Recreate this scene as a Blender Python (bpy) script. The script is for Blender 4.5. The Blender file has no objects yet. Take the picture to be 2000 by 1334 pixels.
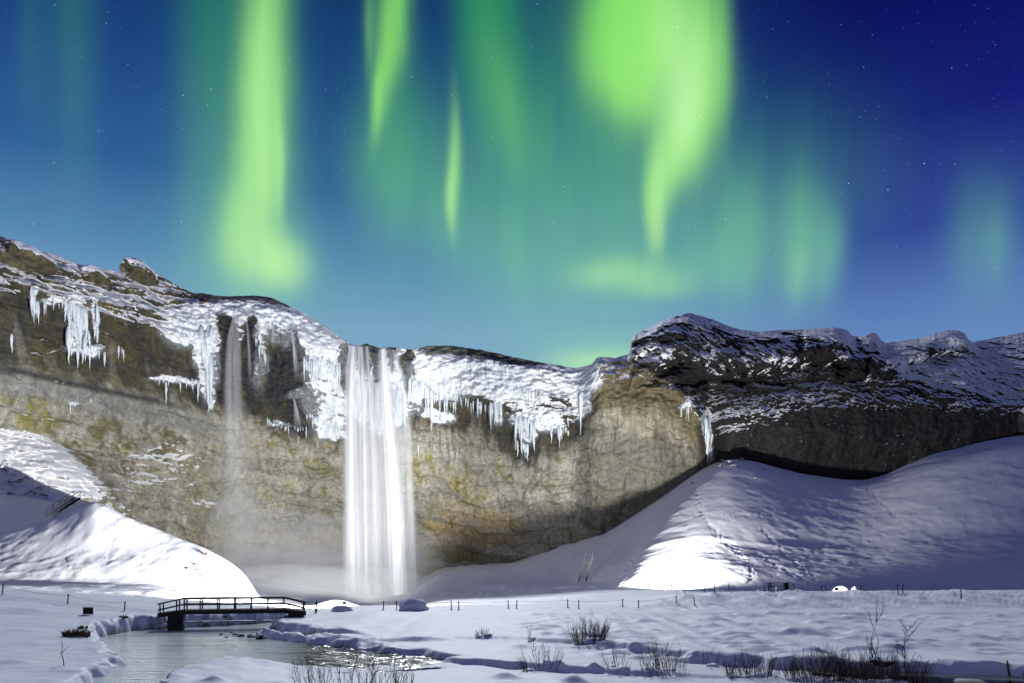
import bpy, math, random
import numpy as np
from mathutils import Vector

# ------------------------------------------------------------------ camera
scene = bpy.context.scene
COL = scene.collection
F = 1570.0      # focal length in photograph pixels (photo is 2000 wide)
EYE = 3.0       # camera height above the meadow
HZ = 1120.0     # row of the eye level in the photograph
cam_d = bpy.data.cameras.new("camera")
cam_d.sensor_width = 36.0
cam_d.lens = 36.0 * F / 2000.0
cam_d.shift_y = (HZ - 667.0) / 2000.0
cam_d.clip_start = 0.5
cam_d.clip_end = 6000
cam = bpy.data.objects.new("camera", cam_d)
cam.location = (0, 0, EYE)
cam.rotation_euler = (math.radians(90), 0, 0)
COL.objects.link(cam)
scene.camera = cam

# ------------------------------------------------------------------ colour management
scene.view_settings.view_transform = 'Standard'
scene.view_settings.look = 'None'
scene.view_settings.exposure = 0.0
scene.view_settings.gamma = 1.0
scene.view_settings.use_curve_mapping = False
scene.render.engine = 'CYCLES'
scene.cycles.max_bounces = 6
scene.cycles.diffuse_bounces = 2
scene.cycles.glossy_bounces = 2
scene.cycles.transparent_max_bounces = 32
scene.cycles.volume_bounces = 0
scene.cycles.use_denoising = True


def lin(r, g, b):
    f = lambda c: (c / 255 / 12.92) if c / 255 <= 0.04045 else ((c / 255 + 0.055) / 1.055) ** 2.4
    return (f(r), f(g), f(b), 1.0)


# ------------------------------------------------------------------ sky: night blue, aurora, stars
world = bpy.data.worlds.new("World")
scene.world = world
world.use_nodes = True


def sky_angles(px, py):
    """azimuth / elevation in degrees of a direction of the photograph"""
    az = math.atan((px - 1000) / F)
    el = math.atan((HZ - py) / F * math.cos(az))
    return math.degrees(az), math.degrees(el)


def build_sky():
    nt = world.node_tree
    nt.nodes.clear()
    N, L = nt.nodes, nt.links

    def m(op, a, b=None, c=None, clamp=False):
        n = N.new('ShaderNodeMath'); n.operation = op; n.use_clamp = clamp
        for i, v in enumerate((a, b, c)):
            if v is None:
                continue
            if isinstance(v, (int, float)):
                n.inputs[i].default_value = v
            else:
                L.new(v, n.inputs[i])
        return n.outputs[0]

    def sstep(x, lo, hi):
        n = N.new('ShaderNodeMapRange'); n.interpolation_type = 'SMOOTHSTEP'
        n.inputs['From Min'].default_value = lo; n.inputs['From Max'].default_value = hi
        L.new(x, n.inputs['Value'])
        return n.outputs[0]

    def ramp(x, stops, lo, hi):
        mr = N.new('ShaderNodeMapRange')
        mr.inputs['From Min'].default_value = lo; mr.inputs['From Max'].default_value = hi
        L.new(x, mr.inputs['Value'])
        n = N.new('ShaderNodeValToRGB')
        cr = n.color_ramp
        cr.interpolation = 'EASE' if False else 'LINEAR'
        while len(cr.elements) < len(stops):
            cr.elements.new(0.5)
        for e, (p, c) in zip(cr.elements, stops):
            e.position = (p - lo) / (hi - lo); e.color = c
        L.new(mr.outputs[0], n.inputs[0])
        return n.outputs[0]

    def mix(f, a, b):
        n = N.new('ShaderNodeMix'); n.data_type = 'RGBA'
        if isinstance(f, (int, float)):
            n.inputs[0].default_value = f
        else:
            L.new(f, n.inputs[0])
        for s, v in ((n.inputs[6], a), (n.inputs[7], b)):
            if isinstance(v, tuple):
                s.default_value = v
            else:
                L.new(v, s)
        return n.outputs[2]

    tc = N.new('ShaderNodeTexCoord')
    d = tc.outputs['Generated']
    sep = N.new('ShaderNodeSeparateXYZ'); L.new(d, sep.inputs[0])
    az = m('DEGREES', m('ARCTAN2', sep.outputs[0], sep.outputs[1]))
    el = m('DEGREES', m('ARCSINE', sep.outputs[2]))
    comb = N.new('ShaderNodeCombineXYZ'); L.new(az, comb.inputs[0]); L.new(el, comb.inputs[1])
    # slow wander so that the curtains are never ruled straight
    nz = N.new('ShaderNodeTexNoise'); nz.inputs['Scale'].default_value = 0.11
    nz.inputs['Detail'].default_value = 1.5
    L.new(comb.outputs[0], nz.inputs['Vector'])
    vs = N.new('ShaderNodeVectorMath'); vs.operation = 'SUBTRACT'; vs.inputs[1].default_value = (.5, .5, .5)
    L.new(nz.outputs['Color'], vs.inputs[0])
    vm = N.new('ShaderNodeVectorMath'); vm.operation = 'MULTIPLY'; vm.inputs[1].default_value = (1.5, 1.5, 0)
    L.new(vs.outputs[0], vm.inputs[0])
    va = N.new('ShaderNodeVectorMath'); va.operation = 'ADD'
    L.new(comb.outputs[0], va.inputs[0]); L.new(vm.outputs[0], va.inputs[1])
    P = va.outputs[0]

    left = ramp(el, [(0, lin(140, 178, 200)), (12, lin(134, 172, 198)), (16.5, lin(122, 164, 196)), (20.5, lin(84, 134, 178)), (25, lin(46, 94, 150)),
                     (31, lin(28, 66, 126)), (37, lin(13, 46, 98)), (55, lin(10, 24, 66)), (90, lin(8, 14, 46))], 0, 90)
    right = ramp(el, [(0, lin(120, 150, 200)), (12, lin(112, 150, 196)), (17, lin(86, 120, 180)), (21, lin(46, 68, 148)),
                      (27, lin(20, 30, 116)), (35, lin(6, 10, 82)), (55, lin(6, 8, 58)), (90, lin(8, 10, 42))], 0, 90)
    base = mix(sstep(az, 6, 25), left, right)
    back = m('MAXIMUM', sstep(az, 48, 110), sstep(m('MULTIPLY', az, -1), 48, 110))
    base = mix(back, base, lin(70, 77, 120))

    def blob(px, py, rx, ry, rot=0, w=1.0, cut=None):
        a, e = sky_angles(px, py)
        k = math.degrees(1 / F) * 0.93
        sx, sy = 1 / (rx * k), 1 / (ry * k)
        if abs(rot) < 1:
            q = N.new('ShaderNodeVectorMath'); q.operation = 'MULTIPLY_ADD'
            q.inputs[1].default_value = (sx, sy, 0); q.inputs[2].default_value = (-a * sx, -e * sy, 0)
            L.new(P, q.inputs[0])
            dt = N.new('ShaderNodeVectorMath'); dt.operation = 'DOT_PRODUCT'
            L.new(q.outputs[0], dt.inputs[0]); L.new(q.outputs[0], dt.inputs[1])
            r2 = dt.outputs['Value']
        else:
            co, si = math.cos(math.radians(rot)), math.sin(math.radians(rot))
            r2 = None
            for vx, vy in ((co * sx, si * sx), (-si * sy, co * sy)):
                dt = N.new('ShaderNodeVectorMath'); dt.operation = 'DOT_PRODUCT'
                L.new(P, dt.inputs[0]); dt.inputs[1].default_value = (vx, vy, 0)
                u = m('ADD', dt.outputs['Value'], -(a * vx + e * vy))
                r2 = m('MULTIPLY', u, u) if r2 is None else m('MULTIPLY_ADD', u, u, r2)
        g = m('MULTIPLY', m('EXPONENT', m('MULTIPLY', r2, -1.0)), w)
        if cut:
            x, soft = cut
            a0 = sky_angles(x - soft, 300)[0]; a1 = sky_angles(x + soft, 300)[0]
            s = sstep(az, a0, a1)
            g = m('MULTIPLY', g, m('SUBTRACT', 1.0, s))
        return g

    def total(blobs):
        t = None
        for b in blobs:
            g = blob(*b[:6], **(b[6] if len(b) > 6 else {}))
            t = g if t is None else m('ADD', t, g)
        return t

    # soft teal-green veils
    veil = total([
        (145, 40, 34, 200, 0, .34), (60, 60, 24, 120, 0, .15), (400, 120, 50, 200, 0, .38), (490, 300, 95, 330, 0, .70), (480, 480, 120, 110, 0, .35),
        (770, 320, 75, 95, 0, 1.0), (770, 180, 56, 180, 0, .45), (870, 410, 75, 75, -20, .75), (850, 300, 100, 110, 0, .45), (1000, 480, 26, 80, 6, .5), (920, 500, 50, 60, 0, .3),
        (955, 40, 55, 170, 4, 1.15), (985, 190, 52, 130, 14, .95), (1030, 270, 40, 70, 8, .50), (1110, 330, 140, 200, 0, .60),
        (1000, 480, 45, 110, 8, .5), (1150, 470, 200, 150, 0, .55), (1240, 210, 190, 240, 0, .55, dict(cut=(1425, 34))),
        (1440, 460, 52, 90, 0, 1.25), (1400, 500, 60, 45, -34, .7), (1556, 470, 40, 85, 0, 1.35), (1612, 495, 26, 70, 0, 1.0),
        (1490, 370, 200, 130, 0, .32), (1925, 465, 50, 90, 0, .36), (1950, 480, 18, 60, 0, .28), (1170, 690, 140, 45, 0, .6),
        (1235, 530, 125, 38, -3, 1.2), (800, 560, 300, 90, 0, .14),
    ])
    # bright yellow-green curtains
    bright = total([
        (522, 60, 42, 170, -2, .75), (512, 240, 38, 140, -4, 1.1), (498, 370, 44, 100, -8, .85), (465, 440, 32, 70, 0, .75),
        (544, 320, 11, 100, 0, .50), (500, 485, 60, 42, 10, .75), (545, 515, 46, 38, 10, .95),
        (772, 0, 28, 90, -8, 1.0), (759, 105, 17, 80, -10, .95), (738, 190, 10, 55, -6, .9), (722, 40, 10, 70, 0, .35),
        (885, 320, 12, 70, 1, .75), (881, 395, 10, 48, 3, .75), (888, 240, 8, 60, 0, .2),
        (1220, 60, 66, 88, 0, 3.2), (1225, 130, 62, 52, -14, 1.6), (1330, 60, 90, 110, 0, .75, dict(cut=(1426, 26))), (1260, 190, 50, 30, -20, .35), (1290, 50, 60, 100, 0, .9),
        (1375, 130, 42, 110, -3, 1.1, dict(cut=(1428, 20))), (1360, 225, 46, 70, -24, 1.2), (1322, 290, 34, 60, -32, 1.0), (1290, 345, 25, 65, -8, 1.1),
        (1280, 410, 17, 60, 3, 1.0), (1289, 455, 12, 28, 8, .4),
        (1250, 535, 85, 26, -6, .40), (1290, 560, 60, 18, 0, .20), (1170, 705, 80, 20, 0, .4),
        (985, 190, 30, 90, 16, .20), (1560, 530, 18, 44, 0, .20),
    ])
    white = total([
        (1310, 60, 56, 80, -8, .50), (1345, 160, 42, 80, -22, .62), (1350, 240, 30, 60, -28, .55), (1288, 370, 16, 90, 0, .30),
        (510, 260, 34, 200, -3, .42), (515, 60, 30, 120, 0, .22), (540, 520, 50, 36, 8, .45), (546, 300, 10, 110, 0, .3), (882, 350, 10, 90, 0, .25),
        (1170, 535, 60, 28, 0, .30), (1160, 705, 80, 26, 0, .5),
    ])
    # fine vertical rays
    mp = N.new('ShaderNodeMapping'); mp.inputs['Scale'].default_value = (1.0, .06, 1)
    L.new(P, mp.inputs['Vector'])
    nr = N.new('ShaderNodeTexNoise'); nr.inputs['Scale'].default_value = 0.42; nr.inputs['Detail'].default_value = 2
    L.new(mp.outputs[0], nr.inputs['Vector'])
    rays = m('MULTIPLY_ADD', nr.outputs[0], 1.2, 0.4)
    veil = m('MULTIPLY', veil, rays)
    fv = m('SUBTRACT', 1.0, m('POWER', 0.3679, m('MULTIPLY', veil, 1.15)))
    mp2 = N.new('ShaderNodeMapping'); mp2.inputs['Scale'].default_value = (1.0, .05, 1)
    L.new(P, mp2.inputs['Vector'])
    nr2 = N.new('ShaderNodeTexNoise'); nr2.inputs['Scale'].default_value = 1.1; nr2.inputs['Detail'].default_value = 2
    L.new(mp2.outputs[0], nr2.inputs['Vector'])
    bright = m('MULTIPLY', bright, m('MULTIPLY_ADD', nr2.outputs[0], 0.9, 0.5))
    fb = m('SUBTRACT', 1.0, m('POWER', 0.3679, m('MULTIPLY', bright, 1.0)))
    low = sstep(el, 12, 36)
    veil_col = mix(low, lin(134, 205, 178), lin(52, 150, 96))
    bright_col = mix(low, lin(194, 246, 172), lin(140, 232, 108))
    c = mix(m('MULTIPLY', fv, 0.9), base, veil_col)
    c = mix(m('MULTIPLY', fb, 0.97), c, bright_col)
    c = mix(m('MULTIPLY', white, 0.75, clamp=True), c, lin(200, 255, 178))

    # stars
    vor = N.new('ShaderNodeTexVoronoi'); vor.inputs['Scale'].default_value = 190
    L.new(d, vor.inputs['Vector'])
    sc_ = N.new('ShaderNodeSeparateColor'); L.new(vor.outputs['Color'], sc_.inputs[0])
    size = m('MULTIPLY_ADD', m('POWER', sc_.outputs[0], 6.0), 0.085, 0.060)
    dot = m('SUBTRACT', 1.0, m('DIVIDE', vor.outputs['Distance'], size), clamp=True)
    bri = m('MULTIPLY', dot, m('MULTIPLY_ADD', m('POWER', sc_.outputs[1], 4.0), 1.1, .13))
    upper = sstep(el, 14, 24)
    star = m('MULTIPLY', bri, m('MULTIPLY_ADD', upper, .75, .25))
    add = N.new('ShaderNodeMix'); add.data_type = 'RGBA'; add.blend_type = 'ADD'
    add.inputs[0].default_value = 1.0
    L.new(c, add.inputs[6])
    sc2 = mix(star, (0, 0, 0, 1), (1, 1, 1, 1))
    L.new(sc2, add.inputs[7])
    bg = N.new('ShaderNodeBackground'); bg.inputs['Strength'].default_value = 1.0
    L.new(add.outputs[2], bg.inputs['Color'])
    out = N.new('ShaderNodeOutputWorld'); L.new(bg.outputs[0], out.inputs['Surface'])


build_sky()
world.cycles.sampling_method = 'NONE'

# ------------------------------------------------------------------ moonlight from behind the cliff
sun_d = bpy.data.lights.new("moon", 'SUN')
sun_d.energy = 2.05
sun_d.angle = math.radians(3.0)
sun_d.color = (0.88, 0.92, 1.0)
sun = bpy.data.objects.new("moon", sun_d)
COL.objects.link(sun)
MOON_EL, MOON_AZ = 33.0, -4.0      # degrees; azimuth from +Y towards +X
_e, _a = math.radians(MOON_EL), math.radians(MOON_AZ)
to_moon = Vector((math.sin(_a) * math.cos(_e), math.cos(_a) * math.cos(_e), math.sin(_e)))
sun.rotation_euler = to_moon.to_track_quat('Z', 'Y').to_euler()

# ------------------------------------------------------------------ helpers
rng = np.random.default_rng(7)
RND = random.Random(11)


def smooth(x, lo, hi):
    t = np.clip((x - lo) / (hi - lo), 0, 1)
    return t * t * (3 - 2 * t)


_perm = rng.permutation(256).astype(np.int32)
_perm = np.concatenate([_perm, _perm, _perm])
_g = rng.normal(size=(256, 3)); _g /= np.linalg.norm(_g, axis=1)[:, None]
_g = _g.astype(np.float32)


def perlin(x, y, z):
    x = np.asarray(x, np.float32); y = np.asarray(y, np.float32); z = np.asarray(z, np.float32)
    x, y, z = np.broadcast_arrays(x, y, z)
    xi = np.floor(x).astype(np.int32); yi = np.floor(y).astype(np.int32); zi = np.floor(z).astype(np.int32)
    xf, yf, zf = x - xi, y - yi, z - zi
    u = xf * xf * xf * (xf * (xf * 6 - 15) + 10)
    v = yf * yf * yf * (yf * (yf * 6 - 15) + 10)
    w = zf * zf * zf * (zf * (zf * 6 - 15) + 10)
    xi &= 255; yi &= 255; zi &= 255

    def g(dx, dy, dz):
        h = _perm[_perm[_perm[xi + dx] + yi + dy] + zi + dz]
        G = _g[h]
        return G[..., 0] * (xf - dx) + G[..., 1] * (yf - dy) + G[..., 2] * (zf - dz)
    a = g(0, 0, 0) * (1 - u) + g(1, 0, 0) * u
    b = g(0, 1, 0) * (1 - u) + g(1, 1, 0) * u
    c = g(0, 0, 1) * (1 - u) + g(1, 0, 1) * u
    d = g(0, 1, 1) * (1 - u) + g(1, 1, 1) * u
    return ((a * (1 - v) + b * v) * (1 - w) + (c * (1 - v) + d * v) * w) * 1.6


def fbm(x, y, z, oct=4, gain=.5, lac=2.03, ridged=False):
    s = 0; a = 1; n = 0
    for i in range(oct):
        p = perlin(x + 17.3 * i, y + 5.1 * i, z + 9.7 * i)
        if ridged:
            p = 1 - 2 * np.abs(p)
        s = s + a * p; n += a
        a *= gain; x = x * lac; y = y * lac; z = z * lac
    return s / n


def worley(u, v, seed=0):
    """2-D cellular noise: F1, F2, random id of the cell"""
    u = np.asarray(u, np.float32); v = np.asarray(v, np.float32)
    ui = np.floor(u).astype(np.int32); vi = np.floor(v).astype(np.int32)
    f1 = np.full(u.shape, 9., np.float32); f2 = f1.copy(); cid = np.zeros(u.shape, np.float32)
    for dx in (-1, 0, 1):
        for dy in (-1, 0, 1):
            cx, cy = ui + dx, vi + dy
            h = _perm[(_perm[(cx + seed) & 255] + cy) & 255]
            h2 = _perm[h + 31]
            px = cx + h / 256.; py = cy + h2 / 256.
            d = np.sqrt((px - u) ** 2 + (py - v) ** 2)
            near = d < f1
            f2 = np.where(near, f1, np.minimum(f2, d))
            cid = np.where(near, _perm[h + 77] / 256., cid)
            f1 = np.where(near, d, f1)
    return f1, f2, cid


def line(x, pts):
    return np.interp(x, [p[0] for p in pts], [p[1] for p in pts])


def zat(py, Y):
    return EYE + (HZ - py) * Y / F


def xat(px, Y):
    return (px - 1000.0) * Y / F


def W(px, py, Y):
    return Vector((xat(px, Y), Y, zat(py, Y)))


def box_blur(a, n, axis):
    if n < 2:
        return a
    pad = [(0, 0)] * a.ndim; pad[axis] = (n // 2, n - 1 - n // 2)
    b = np.pad(a, pad, mode='edge')
    c = np.cumsum(b, axis=axis, dtype=np.float64)
    c = np.insert(c, 0, 0, axis=axis)
    hi = np.take(c, range(n, c.shape[axis]), axis=axis)
    lo = np.take(c, range(0, c.shape[axis] - n), axis=axis)
    return (hi - lo) / n


def tag(o, label=None, cat=None, group=None, kind=None):
    if label: o['label'] = label
    if cat: o['category'] = cat
    if group: o['group'] = group
    if kind: o['kind'] = kind
    return o


def link(name, me, mat=None, parent=None):
    o = bpy.data.objects.new(name, me)
    COL.objects.link(o)
    if mat is not None and not me.materials:
        me.materials.append(mat)
    if parent is not None:
        o.parent = parent
    return o


def empty(name, loc, rz=0.0):
    o = bpy.data.objects.new(name, None)
    o.location = loc; o.rotation_euler = (0, 0, rz)
    COL.objects.link(o)
    return o


def grid_mesh(name, V, flip=False):
    r, c = V.shape[:2]
    me = bpy.data.meshes.new(name)
    me.vertices.add(r * c)
    me.vertices.foreach_set('co', V.reshape(-1).astype(np.float32))
    i = np.arange(r * c).reshape(r, c)
    q = np.stack([i[:-1, :-1], i[:-1, 1:], i[1:, 1:], i[1:, :-1]], -1).reshape(-1, 4)
    if flip:
        q = q[:, ::-1]
    n = len(q)
    me.loops.add(n * 4); me.polygons.add(n)
    me.loops.foreach_set('vertex_index', q.reshape(-1).astype(np.int32))
    me.polygons.foreach_set('loop_start', np.arange(0, n * 4, 4, dtype=np.int32))
    me.polygons.foreach_set('use_smooth', np.ones(n, bool))
    me.update(calc_edges=True)
    return me


def set_float(me, name, a):
    at = me.attributes.new(name, 'FLOAT', 'POINT')
    at.data.foreach_set('value', np.ascontiguousarray(a, np.float32).reshape(-1))


def set_color(me, name, a):
    at = me.attributes.new(name, 'FLOAT_COLOR', 'POINT')
    rgba = np.ones((a.reshape(-1, 3).shape[0], 4), np.float32); rgba[:, :3] = a.reshape(-1, 3)
    at.data.foreach_set('color', rgba.reshape(-1))


class MB:
    """collects shapes into one mesh"""
    def __init__(s):
        s.v = []; s.f = []

    def box(s, c, size, rot=None, taper=1.0):
        n = len(s.v); x, y, z = (k / 2 for k in size)
        for dz in (-1, 1):
            k = taper if dz > 0 else 1
            for dx, dy in ((-1, -1), (1, -1), (1, 1), (-1, 1)):
                p = Vector((dx * x * k, dy * y * k, dz * z))
                if rot is not None: p = rot @ p
                s.v.append(tuple(p + Vector(c)))
        for f in ((3, 2, 1, 0), (4, 5, 6, 7), (0, 1, 5, 4), (1, 2, 6, 5), (2, 3, 7, 6), (3, 0, 4, 7)):
            s.f.append([n + k for k in f])

    def bar(s, a, b, w, h):
        """rectangular bar from a to b, w across, h upright"""
        a, b = Vector(a), Vector(b); d = b - a
        t = d.normalized(); up = Vector((0, 0, 1))
        if abs(t.z) > .98: up = Vector((0, 1, 0))
        sx = t.cross(up).normalized(); sz = sx.cross(t).normalized()
        n = len(s.v)
        for p in (a, b):
            for i, j in ((-1, -1), (1, -1), (1, 1), (-1, 1)):
                s.v.append(tuple(p + sx * (i * w / 2) + sz * (j * h / 2)))
        for f in ((3, 2, 1, 0), (4, 5, 6, 7), (0, 1, 5, 4), (1, 2, 6, 5), (2, 3, 7, 6), (3, 0, 4, 7)):
            s.f.append([n + k for k in f])

    def tube(s, pts, radii, sides=6):
        pts = [Vector(p) for p in pts]; n0 = len(s.v)
        for i, p in enumerate(pts):
            t = (pts[min(i + 1, len(pts) - 1)] - pts[max(i - 1, 0)]).normalized()
            ref = Vector((0, 1, 0)) if abs(t.y) < .9 else Vector((1, 0, 0))
            a = t.cross(ref).normalized(); b = t.cross(a)
            for k in range(sides):
                an = 2 * math.pi * k / sides
                s.v.append(tuple(p + (a * math.cos(an) + b * math.sin(an)) * radii[i]))
        for i in range(len(pts) - 1):
            for k in range(sides):
                k2 = (k + 1) % sides
                s.f.append([n0 + i * sides + k, n0 + i * sides + k2, n0 + (i + 1) * sides + k2, n0 + (i + 1) * sides + k])
        s.f.append([n0 + k for k in range(sides)][::-1])
        s.f.append([n0 + (len(pts) - 1) * sides + k for k in range(sides)])

    def mesh(s, name, smooth=False):
        me = bpy.data.meshes.new(name)
        me.from_pydata(s.v, [], s.f)
        if smooth:
            me.polygons.foreach_set('use_smooth', [True] * len(me.polygons))
        me.update()
        return me

    def build(s, name, mat, parent=None, smooth=False):
        return link(name, s.mesh(name, smooth), mat, parent)


# ------------------------------------------------------------------ materials
class Mat:
    def __init__(s, name):
        s.m = bpy.data.materials.new(name); s.m.use_nodes = True
        s.nt = s.m.node_tree; s.N = s.nt.nodes; s.L = s.nt.links
        s.b = s.N['Principled BSDF']; s.out = s.N['Material Output']
        tc = s.N.new('ShaderNodeTexCoord'); s.obj = tc.outputs['Object']

    def noise(s, scale, detail=4, rough=.55, stretch=None):
        n = s.N.new('ShaderNodeTexNoise')
        n.inputs['Scale'].default_value = scale; n.inputs['Detail'].default_value = detail
        n.inputs['Roughness'].default_value = rough
        v = s.obj
        if stretch:
            mp = s.N.new('ShaderNodeMapping'); mp.inputs['Scale'].default_value = stretch
            s.L.new(v, mp.inputs['Vector']); v = mp.outputs[0]
        s.L.new(v, n.inputs['Vector'])
        return n.outputs[0]

    def attr(s, name, out='Fac'):
        n = s.N.new('ShaderNodeAttribute'); n.attribute_name = name
        return n.outputs[out]

    def math(s, op, a, b=0.0, c=0.0, clamp=False):
        n = s.N.new('ShaderNodeMath'); n.operation = op; n.use_clamp = clamp
        for i, v in enumerate((a, b, c)):
            if isinstance(v, (int, float)): n.inputs[i].default_value = v
            else: s.L.new(v, n.inputs[i])
        return n.outputs[0]

    def step(s, x, lo, hi):
        n = s.N.new('ShaderNodeMapRange'); n.interpolation_type = 'SMOOTHSTEP'
        n.inputs['From Min'].default_value = lo; n.inputs['From Max'].default_value = hi
        s.L.new(x, n.inputs['Value'])
        return n.outputs[0]

    def mix(s, f, a, b, blend='MIX'):
        n = s.N.new('ShaderNodeMix'); n.data_type = 'RGBA'; n.blend_type = blend
        if isinstance(f, (int, float)): n.inputs[0].default_value = f
        else: s.L.new(f, n.inputs[0])
        for k, v in ((6, a), (7, b)):
            if isinstance(v, tuple): n.inputs[k].default_value = v if len(v) == 4 else v + (1,)
            else: s.L.new(v, n.inputs[k])
        return n.outputs[2]

    def bump(s, h, strength, dist):
        n = s.N.new('ShaderNodeBump'); n.inputs['Strength'].default_value = strength
        n.inputs['Distance'].default_value = dist
        s.L.new(h, n.inputs['Height'])
        s.L.new(n.outputs[0], s.b.inputs['Normal'])

    def base(s, c):
        if isinstance(c, tuple): s.b.inputs['Base Color'].default_value = c if len(c) == 4 else c + (1,)
        else: s.L.new(c, s.b.inputs['Base Color'])

    def set(s, **k):
        for n, v in k.items():
            i = s.b.inputs[n.replace('_', ' ')]
            if isinstance(v, (int, float)): i.default_value = v
            else: s.L.new(v, i)
        return s


SNOW = (.86, .87, .90)


def mat_snow():
    m = Mat('snow')
    n1 = m.noise(0.35, 3); n2 = m.noise(2.2, 4); n3 = m.noise(9, 3)
    c = m.mix(m.step(n1, .35, .7), (.82, .835, .87), (.88, .89, .91))
    dirt = m.attr('dirt')
    c = m.mix(dirt, c, m.mix(n3, (.10, .085, .045), (.22, .18, .09)))
    m.base(c)
    h = m.math('ADD', m.math('MULTIPLY', n2, .5), m.math('MULTIPLY', n3, .16))
    m.bump(h, .30, .10)
    m.set(Roughness=.62)
    m.b.inputs['Specular IOR Level'].default_value = .25
    return m.m


def mat_cliff():
    m = Mat('cliff_rock')
    tint = m.attr('tint', 'Color'); sn = m.attr('snow'); ice = m.attr('ice')
    f1 = m.noise(1.1, 9, .78); f2 = m.noise(4.5, 6, .75); f3 = m.noise(.18, 3)
    vst = m.noise(1.0, 4, .6, (1, 1, .16))
    mott = m.math('ADD', m.math('MULTIPLY', f1, .62), m.math('MULTIPLY', f2, .70))
    k = m.math('MULTIPLY_ADD', m.step(mott, .46, .84), 1.0, .48)
    k = m.math('MULTIPLY', k, m.math('MULTIPLY_ADD', vst, .8, .6))
    cc = m.N.new('ShaderNodeCombineColor')
    for i in range(3): m.L.new(k, cc.inputs[i])
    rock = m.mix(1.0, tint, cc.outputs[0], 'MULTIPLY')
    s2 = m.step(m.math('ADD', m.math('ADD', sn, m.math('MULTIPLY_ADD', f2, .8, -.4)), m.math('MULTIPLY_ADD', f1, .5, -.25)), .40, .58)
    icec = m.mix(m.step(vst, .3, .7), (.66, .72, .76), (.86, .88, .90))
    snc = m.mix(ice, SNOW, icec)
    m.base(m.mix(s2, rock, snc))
    m.set(Roughness=m.math('MULTIPLY_ADD', s2, -.2, .85))
    m.b.inputs['Specular IOR Level'].default_value = .25
    h = m.math('ADD', m.math('MULTIPLY', f1, 1.0), m.math('MULTIPLY', f2, .55))
    m.bump(h, .55, .4)
    return m.m


def mat_simple(name, col, col2=None, scale=6, rough=.8, bump=.3, dist=.02, metal=0.0, stretch=None):
    m = Mat(name)
    n = m.noise(scale, 5, .6, stretch)
    m.base(m.mix(m.step(n, .3, .7), col, col2 or tuple(c * .6 for c in col)))
    m.set(Roughness=rough, Metallic=metal)
    m.b.inputs['Specular IOR Level'].default_value = .3
    m.bump(n, bump, dist)
    return m.m


def mat_ice():
    m = Mat('ice')
    n = m.noise(1.6, 4, .6, (1, 1, .25))
    m.base(m.mix(m.step(n, .3, .7), (.36, .45, .52), (.74, .79, .82)))
    m.set(Roughness=.25)
    m.bump(n, .5, .12)
    return m.m


def mat_rock_snow(name, rock, rock2, lo=.25, hi=.6):
    """bare stone with snow lying on what faces up"""
    m = Mat(name)
    f1 = m.noise(.5, 6, .65); f2 = m.noise(1.1, 6, .7, (1.3, 1, .7))
    mp = m.N.new('ShaderNodeMapping'); mp.inputs['Rotation'].default_value = (0, math.radians(38), 0)
    mp.inputs['Scale'].default_value = (.35, .8, 1.5); m.L.new(m.obj, mp.inputs['Vector'])
    nst = m.N.new('ShaderNodeTexNoise'); nst.inputs['Scale'].default_value = .8; nst.inputs['Detail'].default_value = 5
    m.L.new(mp.outputs[0], nst.inputs['Vector'])
    g = m.N.new('ShaderNodeNewGeometry'); sp = m.N.new('ShaderNodeSeparateXYZ')
    m.L.new(g.outputs['Normal'], sp.inputs[0])
    up = m.math('ADD', m.math('MULTIPLY', sp.outputs[2], .8), m.math('MULTIPLY_ADD', f2, .8, -.4))
    up = m.math('ADD', up, m.math('MULTIPLY_ADD', nst.outputs[0], 1.8, -.9))
    s = m.step(up, lo, hi)
    c = m.mix(m.step(m.math('ADD', f1, m.math('MULTIPLY_ADD', f2, .5, -.25)), .35, .65), rock2, rock)
    m.base(m.mix(s, c, SNOW))
    m.set(Roughness=.85)
    m.b.inputs['Specular IOR Level'].default_value = .25
    m.bump(m.math('ADD', f1, m.math('MULTIPLY', f2, .5)), .8, .5)
    return m.m


def mat_water():
    m = Mat('river_water')
    n1 = m.noise(.55, 3, .5, (.35, 1.6, 1)); n2 = m.noise(1.3, 3, .5, (.5, 2.2, 1))
    calm = m.mix(m.step(m.noise(.5, 4, .6, (.16, 1.0, 1)), .30, .50), (.46, .60, .53), (.86, .96, .91))  # milky green water; pale streaks put bright reflections into the colour
    wild = m.mix(m.step(n1, .35, .7), (.06, .09, .06), (.22, .27, .20))
    foam = m.step(m.math('MULTIPLY_ADD', n2, .6, m.math('MULTIPLY', n1, .5)), .66, .80)
    wild = m.mix(foam, wild, (.5, .56, .55))
    m.base(m.mix(m.attr('rapid'), calm, wild))
    m.set(Roughness=.16)
    m.b.inputs['Specular IOR Level'].default_value = .5
    m.bump(m.math('ADD', m.math('MULTIPLY', n1, .6), m.math('MULTIPLY', n2, m.math('MULTIPLY_ADD', m.attr('rapid'), 2.2, .9))), .7, .22)
    return m.m


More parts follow.
